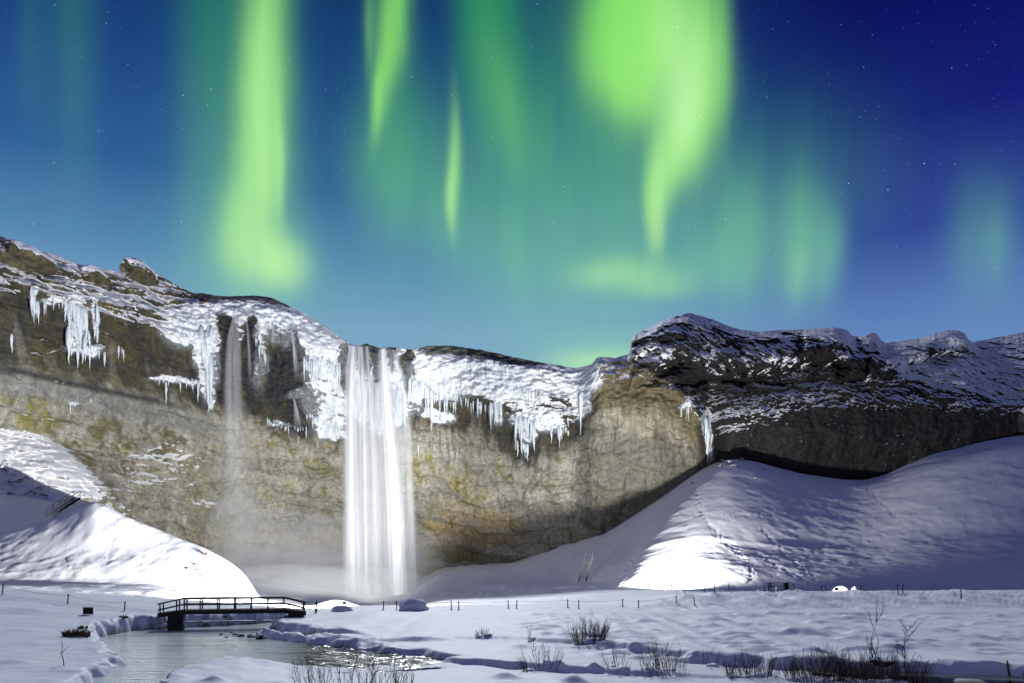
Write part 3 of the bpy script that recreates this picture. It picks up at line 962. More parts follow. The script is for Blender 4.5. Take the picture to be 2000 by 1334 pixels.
def between(k, pts):
    """an extra layer halfway between two, overridden where pts gives (px, Y, z)"""
    Y = (LAYERS[k][0] + LAYERS[k + 1][0]) / 2; z = (LAYERS[k][1] + LAYERS[k + 1][1]) / 2
    for lo, hi, f in pts:
        w = smooth(g_px, lo - 25, lo) * (1 - smooth(g_px, hi, hi + 25))
        Yn, zn = line(g_px, [(p[0], p[1]) for p in f]), line(g_px, [(p[0], p[2]) for p in f])
        Y = Y + (Yn - Y) * w; z = z + (zn - z) * w
    LAYERS.insert(k + 1, (Y, z))


between(7, [(-2000, 420, [(-1400, 103, 5.0), (0, 103, 5.0), (200, 102, 5.6), (300, 100, 5.8), (350, 98, 5.6), (400, 96, 5.0), (450, 93.5, 3.2)]),
            (1262, 4000, [(1262, 117, 3.4), (1300, 119, 4.6), (1360, 122, 6.2), (1430, 127, 7.6), (1600, 131, 7.6), (1690, 131, 7.4), (1800, 132, 8.8), (1960, 132, 9.8), (3400, 132, 9.8)])])
LYs = np.array([l[0] for l in LAYERS]); LZs = np.array([l[1] for l in LAYERS])
for k in range(1, len(LYs)):
    LYs[k] = np.maximum(LYs[k], LYs[k - 1] + 1.0)
GZ = np.empty_like(GY)
for j in range(len(g_px)):
    GZ[:, j] = np.interp(g_Y, LYs[:, j], LZs[:, j])
far = GY > 60
GZs = box_blur(box_blur(box_blur(box_blur(GZ, 7, 0), 7, 0), 9, 1), 9, 1)
GZ = np.where(far, GZs, box_blur(GZ, 21, 0))
_wr = smooth(GPX, 1400, 1480) * smooth(GY, 100, 112)
GZ = GZ * (1 - _wr) + box_blur(box_blur(GZ, 33, 1), 33, 1) * _wr
GX = xat(GPX, GY)


def pix_plane(pts, eye):
    return np.array([(xat(p[0], eye * F / (p[1] - HZ)), eye * F / (p[1] - HZ)) for p in pts])


WATER_Z = -.92
river_far = [(150, 1352), (205, 1320), (236, 1300), (220, 1284), (193, 1264), (182, 1252), (205, 1241), (265, 1231), (340, 1227), (420, 1223), (500, 1218), (580, 1211)]
river_mid = [(566, 1221), (520, 1229), (545, 1235), (620, 1245), (690, 1254), (704, 1258), (640, 1254), (560, 1248), (485, 1240), (520, 1248), (600, 1257), (680, 1266), (760, 1276), (845, 1285), (885, 1292)]
river_near = [(700, 1294), (600, 1290), (520, 1288), (440, 1285), (390, 1293), (345, 1306), (320, 1326), (300, 1352)]
RIV = np.concatenate([pix_plane(river_far, EYE - WATER_Z), pix_plane(river_mid, EYE - WATER_Z), pix_plane(river_near, EYE + .66)])


def poly_sdf(X, Y, P):
    """signed distance, negative inside"""
    d = np.full(X.shape, 1e9, np.float32); ins = np.zeros(X.shape, bool)
    n = len(P)
    for i in range(n):
        a, b = P[i], P[(i + 1) % n]
        ex, ey = b - a
        t = np.clip(((X - a[0]) * ex + (Y - a[1]) * ey) / (ex * ex + ey * ey + 1e-9), 0, 1)
        d = np.minimum(d, (X - a[0] - t * ex) ** 2 + (Y - a[1] - t * ey) ** 2)
        cond = ((a[1] > Y) != (b[1] > Y)) & (X < ex * (Y - a[1]) / (ey + 1e-12) + a[0])
        ins ^= cond
    d = np.sqrt(d)
    return np.where(ins, -d, d)


nearm = GY < 75
wx = GX + .6 * fbm(GX / 1.6, GY / 1.6, 2.0, 2); wy = GY + .6 * fbm(GX / 1.6 + 9, GY / 1.6, 5.0, 2)
# terrace banks: the meadow steps down to the stream
b1 = [(430, 1236), (545, 1238), (700, 1259), (830, 1259), (1000, 1258), (1120, 1261), (1230, 1271), (1400, 1285), (1500, 1290), (1800, 1300), (2000, 1308), (2400, 1325)]
h1 = [(420, 0), (470, .02), (520, .10), (560, .18), (800, .22), (1000, .20), (1080, .24), (1200, .40), (1400, .60), (2000, .74), (2400, .74)]
b2 = [(430, 1246), (485, 1246), (600, 1258), (720, 1272), (845, 1286), (900, 1293), (1000, 1298), (1150, 1300), (1400, 1301)]
h2 = [(420, 0), (460, .02), (510, .08), (600, .16), (880, .26), (1000, .30), (1150, .26), (1300, .18), (1480, 0)]
yc1 = 3.72 * F / (line(GPX, b1) - HZ); yc2 = 3.75 * F / (line(GPX, b2) - HZ)
scal = .9 * fbm(GX / 3.2, 4.0, 1.0, 2) + .25 * fbm(GX / .9, GY / .9, 1.0, 2) + .35 * np.abs(fbm(GX / 1.3, GY / 3, 7.0, 2))
bv1 = np.clip(fbm(GX / 2.2, 3.0, 8.0, 2) + .2, 0, 1)
s1 = smooth(GY - yc1 - scal, 0, .40 + .25 * line(GPX, h1) + .9 * bv1); s2 = smooth(GY - yc2 - scal, 0, .4)
GZ += line(GPX, h1) * (s1 * (.8 + .7 * fbm(GX / 3.5, 2.0, 6.0, 3)) - 1) * smooth(GY, 24, 30) * (GY < 60) * (GPX > 400) + np.where((GY >= 36) & (GY < 60), 0, 0)
hump = np.exp(-((GY - yc1 - 1.0) / 1.2) ** 2) * line(GPX, h1) * .25 * (.6 + fbm(GX / 2.2, 1.0, 3.0, 2))
GZ += np.where(nearm, hump, 0)
GZ += line(GPX, h2) * (s2 - .6) * np.exp(-np.maximum(GY - yc2 - 2.0, 0) / 3) * (GY < 60) * (GPX > 400)
sd = np.full(GY.shape, 50., np.float32)
rs = nearm & (GY > 18)
sd[rs] = poly_sdf(wx[rs], wy[rs], RIV)
bvar = np.clip(fbm(GX / 2.6, GY / 2.6, 12.0, 2) + .25, 0, 1)
bankw = smooth(sd + .25 * fbm(GX / .7, GY / .7, 3.0, 2), -.30 - .2 * bvar, .15 + 1.1 * bvar)
lip = np.exp(-((sd - .6) / .6) ** 2) * .12 * (.4 + fbm(GX / 1.5, GY / 1.5, 5.0, 2))
GZ = np.where(rs, WATER_Z - .35 + (GZ + lip - WATER_Z + .35) * bankw, GZ)
# brook at the foot of the right-hand bank
brook = np.exp(-((GY - yc1 + .55) / .42) ** 2) * smooth(GPX, 1560, 1720)
GZ -= .42 * brook * (GY < 60)
# drifts, wind ripples, lumps
m_near = smooth(sd, .1, .8)
GZ += m_near * (.10 * fbm(GX / 6, GY / 4, 0.3, 3) + .05 * fbm(GX / 1.7, GY / 1.1, 6.3, 3)) * (1 - smooth(GY, 150, 180) * .5)
berm = smooth(GY, 62, 66) * (1 - smooth(GY, 74, 78)) * smooth(GPX, 1230, 1320)
gul = fbm(GX / 2.0 + GY * .22, GY / 5, 2.7, 3)
GZ += berm * (.55 * gul + .30 * fbm(GX / 3, GY / 3, 1.7, 3))
drift = np.maximum(0, fbm(GX / 3.4, GY / 1.7, 31.0, 3) - .05) * 1.3 * (GY > 36) * (GY < 60) * smooth(GPX, 950, 1050)
GZ += .42 * drift
mound_l = smooth(GY, 90, 100) * (1 - smooth(GPX, 470, 500)); mound_r = smooth(GY, 104, 116) * smooth(GPX, 1180, 1240)
cell1, _, cidg = worley(GX / 1.6 + .3 * fbm(GX / 3, GY / 3, 1, 2), GY / 1.2, 5)
lump = np.maximum(0, 1 - cell1 / (.35 + .35 * cidg)) * (cidg > .55)
GZ += mound_l * (.14 * fbm(GX / 8, GY / 8, 4.4, 3) + (.03 + .05 * smooth(300 - GPX, 0, 150)) * fbm(GX / 1.5, GY / 2, 4.4, 3) + .10 * lump * (GY < 111) * smooth(420 - GPX, 0, 150)) + mound_r * ((.08 + .14 * smooth(GPX, 1550, 1700)) * fbm(GX / 9, GY / 8, 8.4, 2) + (.015 + .05 * smooth(GPX, 1450, 1650)) * fbm(GX / 2.2, GY / 2.5, 3.4, 3) + .07 * lump * smooth(GPX, 1400, 1600))
midg = smooth(GY, 100, 110) * smooth(GPX, 700, 800) * (1 - smooth(GPX, 1180, 1230))
GZ += midg * (.5 * fbm(GX / 5, GY / 5, 2.4, 4, ridged=True) * smooth(GY, 130, 170) + .14 * fbm(GX / 1.5, GY / 1.5, 2.4, 3))
GPYv = HZ - (GZ - EYE) * F / GY


def trail(pts, wid, depth, ymin=100):
    """a walked trail: trampled pits along a photograph polyline"""
    d = np.full(GY.shape, 1e3, np.float32)
    sel = (GY > ymin)
    for (a, b) in zip(pts[:-1], pts[1:]):
        ax, ay = a; bx, by = b
        ex, ey = bx - ax, by - ay
        X, Yp = GPX[sel], GPYv[sel]
        t = np.clip(((X - ax) * ex + (Yp - ay) * ey) / (ex * ex + ey * ey), 0, 1)
        d[sel] = np.minimum(d[sel], np.hypot(X - ax - t * ex, Yp - ay - t * ey))
    k = np.exp(-(d / wid) ** 2)
    return k * depth * (fbm(GX / .55, GY / .8, 3.1, 2) * 1.6 - .25)


GZ += trail([(1357, 962), (1372, 1000), (1392, 1035), (1418, 1066), (1440, 1078), (1462, 1098), (1468, 1120), (1462, 1150)], 6, .10)
GZ += trail([(1482, 1028), (1510, 1060), (1545, 1090), (1580, 1122), (1605, 1140)], 4, .09)
GZ += trail([(1478, 1082), (1505, 1098), (1540, 1118), (1580, 1138)], 3.5, .08)
GZ += trail([(1310, 1003), (1400, 1008), (1530, 1004)], 2.5, .08)
GZ += trail([(1690, 950), (1725, 985), (1752, 1012)], 3.5, .14)
GZ += trail([(1210, 1136), (1250, 1070), (1262, 1040)], 9, .14)
# the tramped path to the bridge on the left
pth = np.exp(-((GY - line(GPX, [(-400, 70), (0, 66), (170, 60), (300, 58), (345, 57.5)])) / 1.6) ** 2) * (1 - smooth(GPX, 330, 360))
GZ += pth * (.07 * fbm(GX / .35, GY / .5, 2.2, 2) - .08)
GZ += .10 * np.exp(-((GY - line(GPX, [(-400, 74), (0, 70), (170, 64), (300, 60.5)])) / .5) ** 2) * (1 - smooth(GPX, 300, 340))
for hx, hy, hw, hh in ((655, 1181, 36, .75), (1120, 1304, 30, .34), (985, 1298, 26, .26), (1090, 1283, 13, .26), (1160, 1280, 12, .20), (985, 1320, 34, .30), (1110, 1292, 60, .12), (1480, 1262, 30, .22), (1690, 1240, 34, .24), (1225, 1240, 40, .16),
                       (1330, 1246, 26, .14), (1560, 1236, 40, .16), (1850, 1250, 50, .18), (60, 1215, 50, .22), (30, 1290, 30, .14), (560, 1316, 60, .16), (860, 1322, 30, .2), (420, 1318, 24, .2), (720, 1210, 60, .12)):
    Yh = (EYE + .4) * F / (hy - HZ)
    GZ += hh * np.exp(-((GX - xat(hx, Yh)) / (hw * Yh / F)) ** 2 - ((GY - Yh) / (hw * Yh / F * .8)) ** 2) * m_near
# track line along the central fence
GZ -= .10 * np.exp(-((GY - line(GPX, [(600, 70), (800, 71), (1200, 70), (1250, 71), (1430, 76)])) / .45) ** 2) * smooth(GPX, 640, 700) * (1 - smooth(GPX, 1400, 1440))
GV = np.stack([GX, GY, GZ], -1)
me = grid_mesh('snowy_ground', GV, flip=False)
dirt = np.zeros(GY.shape, np.float32)
spk = fbm(GX / .5, GY / .8, 9.1, 3)
dirt += mound_l * (GY < 111) * smooth(spk, .42, .55) * .8 * smooth(cidg, .3, .6)
dirt += rs * smooth(-sd + .12 * spk, -.02, .12)
dirt += (GPX > 1080) * (GY < 60) * smooth(line(GPX, h1), .2, .5) * smooth(s1 * (1 - s1) * 4 * smooth(spk, .1, .35), .55, .9) * (s1 < .5)
dirt += brook * (GY < 60) * smooth(brook, .5, .8)
dirt += mound_r * smooth(spk, .55, .62) * .6 * (GPYv < 960)
set_float(me, 'dirt', np.clip(dirt, 0, 1))
ground = tag(link('snowy_ground', me, M_SNOW), kind='structure')

pm = MB(); pm.v = [(-3000, -1500, -2.5), (3000, -1500, -2.5), (3000, 4000, -2.5), (-3000, 4000, -2.5)]; pm.f = [[0, 1, 2, 3]]
tag(pm.build('distant_plain', M_SNOW), kind='structure')


def ground_z(px, Y):
    j = int(np.argmin(np.abs(g_px - px)))
    return float(np.interp(Y, g_Y, GZ[:, j]))


def ground_hit(px, py, ymin=20.0, ymax=232.0):
    """first visible ground point of a photograph pixel"""
    j = int(np.argmin(np.abs(g_px - px)))
    p = HZ - (GZ[:, j] - EYE) * F / g_Y
    k = np.where((g_Y > ymin) & (g_Y < ymax) & (p <= py))[0]
    Y = float(g_Y[k[0]]) if len(k) else ymax
    return Vector((xat(px, Y), Y, ground_z(px, Y)))


# ------------------------------------------------------------------ river
def river():
    xs = np.arange(-26, 16, .14); ys = np.arange(22, 68, .16)
    X, Y = np.meshgrid(xs, ys)
    px = 1000 + X * F / Y
    rapid = smooth(px, 520, 620) * (1 - smooth(Y, 44, 50))
    Zr = WATER_Z + .012 * fbm(X / 3, Y / .8, 1, 3) + rapid * .09 * fbm(X / 1.0, Y / .55, 2, 3)
    Zr = Zr - 3.0 * smooth(poly_sdf(X, Y, RIV), 1.6, 2.0)
    me = grid_mesh('river', np.stack([X, Y, Zr], -1))
    set_float(me, 'rapid', rapid)
    tag(link('river', me, M_WATER), kind='structure')
    # brook beneath the right-hand bank
    xs = np.linspace(1580, 2300, 80)
    yb = 3.72 * F / (line(xs, b1) - HZ) - .55
    V = np.stack([np.stack([xat(xs, yb + d), yb + d, np.full(xs.shape, float(-1.0))], -1) for d in (-.7, .7)])
    me = grid_mesh('brook', V); set_float(me, 'rapid', np.ones((2, 80)) * .97)
    tag(link('brook', me, M_WATER), kind='structure')


river()
# ------------------------------------------------------------------ floodlights that light the falls at night
M_LENS = bpy.data.materials.new('lamp_lens'); M_LENS.use_nodes = True
_b = M_LENS.node_tree.nodes['Principled BSDF']
_b.inputs['Emission Color'].default_value = (1, .97, .92, 1); _b.inputs['Emission Strength'].default_value = 12


def floodlight(p, aim, power, cone, label, blend=.35, color=(1.0, .99, .965), soft=.15):
    root = empty('floodlight', p)
    d = (Vector(aim) - Vector(p)); rz = math.atan2(-d.x, d.y)
    root.rotation_euler = (0, 0, rz)
    el = math.atan2(d.z, math.hypot(d.x, d.y))
    tag(root, label, 'floodlight', 'floodlights aimed at the cliff')
    mb = MB(); mb.box((0, 0, .04), (.34, .30, .08)); mb.box((-.17, 0, .22), (.03, .06, .34)); mb.box((.17, 0, .22), (.03, .06, .34))
    mb.build('stand', M_STEEL, root)
    from mathutils import Matrix
    R = Matrix.Rotation(el, 3, 'X')
    mb = MB(); mb.box(Vector((0, 0, .34)) + R @ Vector((0, -.02, 0)), (.30, .16, .24), R)
    for k in range(5): mb.box(Vector((0, 0, .34)) + R @ Vector((-.12 + .06 * k, -.125, 0)), (.012, .05, .22), R)
    mb.build('housing', M_STEEL, root)
    mb = MB(); mb.box(Vector((0, 0, .34)) + R @ Vector((0, .068, 0)), (.26, .012, .20), R)
    mb.build('lens', M_LENS, root)
    ld = bpy.data.lights.new('floodlight_beam', 'SPOT')
    ld.energy = power; ld.spot_size = math.radians(cone); ld.spot_blend = blend
    ld.shadow_soft_size = soft; ld.color = color
    lo = bpy.data.objects.new('floodlight_beam', ld); COL.objects.link(lo)
    lo.parent = root
    q = Vector((0, 0, .34)) + R @ Vector((0, .26, 0))
    lo.location = q
    lo.rotation_euler = (math.pi / 2 + el, 0, 0)
    return root


def on_ground(px, Y, dz=0.0):
    return Vector((xat(px, Y), Y, ground_z(px, Y) + dz))


LAMP_A = on_ground(672, 73, .1)
LAMP_B = on_ground(1312, 106.8, .22)
LAMP_D = on_ground(818, 74)
LAMP_C = on_ground(1634, 80.5)
floodlight(LAMP_A, LAMP_A + Vector((-60, 66, 24)), 500000, 90, 'floodlight behind the low bright snow heap right of the footbridge', .3)
floodlight(LAMP_B, W(1260, 930, 178), 310000, 150, 'floodlight at the foot of the brightly lit snow slope', 1.0, soft=.6)
floodlight(LAMP_D, W(1090, 1085, 150), 52000, 70, 'floodlight hidden behind the dark snow heap', 1.0)
floodlight(LAMP_C, W(1640, 1010, 150), 2200, 150, 'floodlight beside the glowing snow heap right of the picnic table', .5)

# ------------------------------------------------------------------ waterfalls
FR = np.random.default_rng(5)


def strand(parent, pts, Y0, Y1, alpha, name='water_strand', nu=26, nv_=130, fade_top=.012, fade_bot=.05, seed=0, soft=.95, streak=.34):
    v = np.linspace(0, 1, nv_); u = np.linspace(-1, 1, nu)
    py = np.interp(v, np.linspace(0, 1, len(pts)), [p[1] for p in pts])
    cx = np.interp(py, [p[1] for p in pts], [p[0] for p in pts])
    hw = np.interp(py, [p[1] for p in pts], [p[2] for p in pts])
    cx, hw = box_blur(cx, 9, 0), box_blur(hw, 9, 0)
    Y = Y0 + (Y1 - Y0) * v ** .6
    PX = cx[:, None] + hw[:, None] * u[None]; PY = np.repeat(py[:, None], nu, 1)
    YY = Y[:, None] + .55 * fbm(u[None] * 3.1 + seed, v[:, None] * .8, seed * 1.7, 2) - .5 * (1 - u[None] ** 2)
    V = np.stack([xat(PX, YY), YY, zat(PY, YY)], -1)
    edge = np.clip(1 - np.abs(u), 0, 1)[None]
    e = smooth(edge, 0, soft)
    st = 1 + streak * fbm(u[None] * 4 + seed * 3.3, v[:, None] * .9, seed, 3) * 2
    a = alpha * e * np.clip(st, .1, 2) * smooth(v, 0, fade_top)[:, None] * (1 - smooth(v, 1 - fade_bot, 1) * .95)[:, None]
    me = grid_mesh(name, V)
    set_float(me, 'veil', a)
    return link(name, me, M_FALL, parent)


wf = empty('waterfall', W(740, 1165, 177))
tag(wf, 'tall white main waterfall pouring over the notch in the cliff', 'waterfall')
strand_defs = [
    ([(742, 745, 52), (742, 790, 64), (744, 900, 72), (745, 1190, 80)], 181, 178.5, .34),
    ([(690, 674, 11), (686, 720, 16), (686, 820, 20), (690, 1192, 30)], 180.5, 177, .78),
    ([(703, 674, 9), (706, 760, 14), (712, 900, 18), (716, 1192, 24)], 180.2, 176.8, .62),
    ([(716, 675, 6), (722, 760, 9), (730, 900, 14), (738, 1192, 20)], 180.6, 177.5, .48),
    ([(748, 679, 8), (751, 730, 12), (760, 850, 17), (772, 1000, 22), (780, 1196, 25)], 180, 176, .98),
    ([(742, 682, 6), (748, 800, 12), (756, 950, 18), (766, 1192, 26)], 180.4, 176.5, .44),
    ([(768, 682, 8), (782, 740, 16), (794, 850, 18), (806, 1188, 22)], 180.8, 178, .34),
    ([(760, 682, 6), (770, 760, 9), (780, 900, 12), (790, 1190, 14)], 180.6, 177, .24),
]
def off_origin(o, root):
    o.matrix_parent_inverse.identity()
    o.location = -root.location


for i, (p, y0, y1, a) in enumerate(strand_defs):
    off_origin(strand(wf, p, y0, y1, a, seed=i + 1), wf)

wf2 = empty('waterfall', W(455, 1080, 172))
tag(wf2, 'thin misty waterfall dropping beside the long ice column', 'waterfall')
for i, (p, y0, y1, a) in enumerate([
    ([(461, 610, 3), (457, 640, 12), (454, 700, 20), (455, 800, 25), (458, 950, 28), (466, 1090, 30)], 171.5, 170, .26),
    ([(455, 622, 3), (448, 660, 8), (445, 760, 12), (450, 900, 14), (456, 1050, 16)], 171.2, 169.5, .22),
    ([(463, 618, 3), (466, 660, 7), (466, 780, 10), (470, 950, 14)], 171, 169.5, .22),
    ([(480, 612, 2), (484, 650, 4), (488, 720, 6), (488, 760, 7)], 173, 172, .28)]):
    off_origin(strand(wf2, p, y0, y1, a, seed=20 + i, fade_bot=.6), wf2)
wf3 = empty('waterfall', W(533, 670, 174))
tag(wf3, 'tiny trickle in the black rock notch, leftmost of two trickles', 'waterfall', 'trickles between the falls')
off_origin(strand(wf3, [(532, 632, 3), (533, 650, 4), (534, 676, 7)], 174.5, 174, .55, seed=31, nv_=40, fade_bot=.5), wf3)
wf4 = empty('waterfall', W(580, 840, 174))
tag(wf4, 'short trickle fanning down black rock left of the main fall', 'waterfall', 'trickles between the falls')
off_origin(strand(wf4, [(568, 640, 3), (573, 670, 4), (576, 700, 7), (580, 745, 11)], 174.5, 173.5, .55, seed=33, nv_=60, fade_bot=.5), wf4)
off_origin(strand(wf4, [(574, 778, 3), (578, 800, 6), (584, 845, 14)], 176.5, 176, .40, seed=35, nv_=40, fade_bot=.5), wf4)


def mist(name, px, py, Y, r, density, label):
    mb = MB(); nu, nv_ = 24, 12
    V = []
    for i in range(nv_ + 1):
        th = math.pi * i / nv_
        for k in range(nu):
            ph = 2 * math.pi * k / nu
            V.append((r[0] * math.sin(th) * math.cos(ph), r[1] * math.sin(th) * math.sin(ph), r[2] * math.cos(th)))
    mb.v = V
    for i in range(nv_):
        for k in range(nu):
            a, b = i * nu + k, i * nu + (k + 1) % nu
            mb.f.append([a, a + nu, b + nu, b])
    o = mb.build(name, mat_mist(name, density))
    o.location = W(px, py, Y)
    return tag(o, label, 'mist', kind='stuff')


for i, (px, py, Y, r, den, lab) in enumerate([
        (735, 1168, 180, (15, 7, 8), .018, 'dense low spray where the tall waterfall lands'),
        (650, 1160, 186, (24, 8, 9), .016, 'low spray spreading left of the tall waterfall'),
        (560, 1140, 188, (26, 9, 9), .022, 'spray lying over the snow between the two falls'),
        (780, 1130, 182, (13, 7, 9), .014, 'spray puffing up right of the tall waterfall'),
        (690, 1100, 187, (22, 8, 13), .018, 'tall veil of spray behind the tall waterfall'),
        (540, 1090, 190, (20, 8, 12), .018, 'veil of spray in the undercut between the falls'),
        (570, 1163, 150, (18, 16, 6), .007, 'flat bank of spray over the pool behind the footbridge'),
        (690, 1172, 160, (20, 16, 7), .007, 'flat bank of spray over the pool below the tall waterfall'),
        (470, 1060, 180, (8, 6, 13), .020, 'spray at the foot of the thin waterfall'),
        (460, 940, 176, (4.5, 5, 20), .018, 'drifting spray column below the thin waterfall')]):
    mist('spray_mist', px, py, Y, r, den, lab)

# ------------------------------------------------------------------ icicles
def icicle_mesh(i):
    r = random.Random(100 + i); mb = MB()
    n = 9; pts = []; rad = []
    for k in range(n):
        t = k / (n - 1)
        pts.append((r.uniform(-.06, .06) * t, r.uniform(-.05, .05) * t, -t))
        rad.append(max(.004, (1 - t) ** .9 * min(1, .35 + 3.2 * t) * (.15 + r.uniform(-.03, .03))))
    mb.tube(pts, rad, 7)
    return mb.mesh('icicle', True)


ICM = [icicle_mesh(i) for i in range(7)]
for q in ICM: q.materials.append(M_ICE)


def ice_formation(label, items, fat=1.0, name='icicle_cluster'):
    """items: (px, py_top, py_bottom) of each icicle"""
    p0 = cliff_point(items[0][0], items[0][1])
    root = empty(name, p0); tag(root, label, 'icicles', 'icicles hanging from the cliff')
    for (px, a, b) in items:
        q = cliff_point(px, a); qb = cliff_point(px, (a + b) / 2)
        Y = min(q.y, qb.y) - .05
        top = W(px, a - 3, Y); ln = (b - a + 3) * Y / F
        o = link('icicle', RND.choice(ICM), None, root)
        o.location = top - p0
        w = (.85 + .36 * ln) * fat * RND.uniform(.6, 1.2)
        o.scale = (w, w, ln)
        o.rotation_euler = (0, 0, RND.uniform(0, 6.28))
    return root


def row(x0, x1, y0, y1, n, l0, l1):
    out = []
    for k in range(n):
        t = (k + RND.uniform(-.6, 1.6)) / n
        top = y0 + (y1 - y0) * t + RND.uniform(-6, 6)
        out.append((x0 + (x1 - x0) * t, top, top + RND.uniform(l0, l1) * (.35 + 1.1 * RND.random() ** 2)))
    return out


ice_formation('slim pair of icicle columns high on the left wall', [(62, 562, 620), (66, 565, 632), (72, 590, 622), (75, 592, 634), (60, 580, 605)])
ice_formation('short icicles on dark wall left of the big ice fall', row(84, 122, 585, 590, 8, 18, 45))
ice_formation('big frozen ice fall on the dark left wall', row(128, 172, 590, 612, 20, 40, 75) + row(135, 175, 640, 655, 14, 30, 55) + row(132, 205, 675, 685, 16, 15, 34), 1.3)
ice_formation('icicle strand just right of the big ice fall', row(186, 196, 600, 610, 4, 40, 70) + [(190, 640, 670), (185, 646, 664)])
ice_formation('lone thin icicle at far left of the dark wall', [(23, 655, 690), (21, 660, 680)])
ice_formation('small icicle tuft on grey stone under the slanting joint', row(134, 148, 790, 792, 5, 8, 16) + row(176, 182, 786, 786, 2, 6, 12))
ice_formation('icicles hanging over the moss wall left of the ice column', row(300, 395, 740, 748, 18, 14, 36) + row(230, 245, 680, 690, 4, 14, 30), .9)
ice_formation('long tapering ice column left of the thin waterfall', [(408, 640, 800), (403, 650, 740), (412, 690, 786), (398, 660, 720), (394, 640, 700), (413, 640, 690), (407, 720, 806), (411, 735, 792)], 1.6)
ice_formation('fringe of icicles right of the black rock notches', row(592, 668, 700, 716, 26, 22, 50) + row(500, 520, 660, 690, 8, 14, 30))
ice_formation('icicle ledge low beside the main waterfall', row(600, 668, 810, 835, 20, 12, 28) + row(645, 668, 836, 846, 8, 8, 18))
ice_formation('row of thin icicles over the moss left of the main fall', row(520, 562, 822, 830, 12, 8, 26) + row(575, 600, 838, 842, 8, 8, 24), .8)
ice_formation('ice curtain behind the main waterfall', row(690, 800, 740, 770, 30, 40, 80), 1.3)
ice_formation('dense icicle curtain right of the main waterfall', row(800, 850, 735, 765, 26, 30, 62), 1.2)
ice_formation('icicle fringe along the long white ledge right of the main fall', row(850, 960, 772, 790, 30, 18, 46))
ice_formation('group of long icicles at middle of the amphitheatre wall', row(956, 980, 785, 792, 10, 36, 66), 1.1)
ice_formation('biggest icicle cluster low on the middle wall', row(1004, 1046, 812, 822, 18, 36, 72) + row(1010, 1030, 860, 875, 8, 18, 34), 1.3)
ice_formation('icicles under the snowy ledge right of the biggest cluster', row(1076, 1112, 830, 840, 14, 16, 46))
ice_formation('faint icicles high above the biggest cluster', row(1012, 1060, 760, 775, 14, 14, 34), .8)
ice_formation('single long icicle below the snowy gully', [(1134, 770, 850), (1131, 772, 820), (1137, 768, 812), (1109, 800, 835)], 1.2)
ice_formation('few thin icicles under moss right of the main fall', row(812, 900, 868, 880, 10, 10, 26), .7)
ice_formation('frozen column in the corner gully left of the dark wall', [(1381, 818, 906), (1385, 816, 890), (1378, 818, 870), (1383, 850, 908), (1386, 830, 880)], 1.5)
ice_formation('small icicles on the ledge above the shaded pillar', row(1328, 1352, 792, 800, 8, 12, 26), .8)

# ------------------------------------------------------------------ rock outcrops on the skyline
def outcrop(label, outline, Yc, T, mat, rough=1.0, seed=0, nu=120, nv_=60):
    o = np.array(outline, float)
    Yc = cliff_base_depth(o[:, 0].mean(), o[:, 1].max()) + T * .35
    cx, cy = (o[:, 0].min() + o[:, 0].max()) / 2, (o[:, 1].min() + o[:, 1].max()) / 2
    th = np.linspace(0, 2 * math.pi, nu, endpoint=False)
    ang = np.arctan2(o[:, 1] - cy, o[:, 0] - cx); rr = np.hypot(o[:, 0] - cx, o[:, 1] - cy)
    k = np.argsort(ang); ang, rr = ang[k], rr[k]
    ang = np.concatenate([ang - 2 * math.pi, ang, ang + 2 * math.pi]); rr = np.tile(rr, 3)
    R = np.interp((th + math.pi) % (2 * math.pi) - math.pi, ang, rr)
    R = box_blur(np.concatenate([R, R, R]), 3, 0)[nu:2 * nu]
    ph = np.linspace(0.0, math.pi, nv_)
    s = np.sin(ph) ** .55; cdep = -np.cos(ph)
    PX = cx + s[:, None] * (R * np.cos(th))[None]; PY = cy + s[:, None] * (R * np.sin(th))[None]
    Yd = Yc + T * cdep[:, None] + 0 * PX
    X = xat(PX, Yc); Zc = zat(PY, Yc)
    d = rough * (2.2 * fbm(X / 9 + seed, Yd / 9, Zc / 9, 4, ridged=True) + 1.2 * fbm(X / 2.2, Yd / 2.2, Zc / 2.2, 4))
    f1, f2, ci = worley((X + Zc * .8) / 2.4 + seed, (Zc - X * .3) / 3.2, 4)
    d += rough * 1.5 * (1 - f1) * np.sin(ph)[:, None]
    Yd = Yd - d * np.clip(-cdep + .3, 0, 1)[:, None]
    n2 = rough * .5 * fbm(X / 1.6 + 5, Zc / 1.6, seed, 3)
    V = np.stack([X + n2, Yd, Zc + n2 * .8], -1)
    V = np.concatenate([V, V[:, :1]], 1)
    p0 = W(cx, cy, Yc)
    me = grid_mesh('rock_outcrop', V - np.array(p0))
    ob = link('rock_outcrop', me, mat); ob.location = p0
    return tag(ob, label, 'rock', 'rock outcrops on the cliff top')


outcrop('snow streaked rock at right edge of the dark wall', [(1958, 838), (1974, 804), (2000, 790), (2060, 784), (2090, 850), (2010, 864), (1975, 856)], 184, 5, M_DARKROCK, .8, 13, 60, 30)
outcrop('small lichened peak on the left skyline', [(250, 540), (262, 522), (277, 514), (293, 524), (304, 540), (298, 552), (270, 554), (255, 548)], 174, 4, M_MOSSROCK, .8, 15, 60, 30)
outcrop('mossy rock shelf at top left corner of the cliff', [(-70, 480), (0, 481), (45, 488), (92, 500), (112, 518), (60, 524), (0, 530), (-70, 530)], 146, 5, M_MOSSROCK, 1.0, 17, 90, 40)
outcrop('square mossy block below the left skyline', [(172, 540), (186, 528), (204, 532), (208, 552), (198, 566), (178, 562)], 158, 3, M_MOSSROCK, .6, 19, 48, 24)

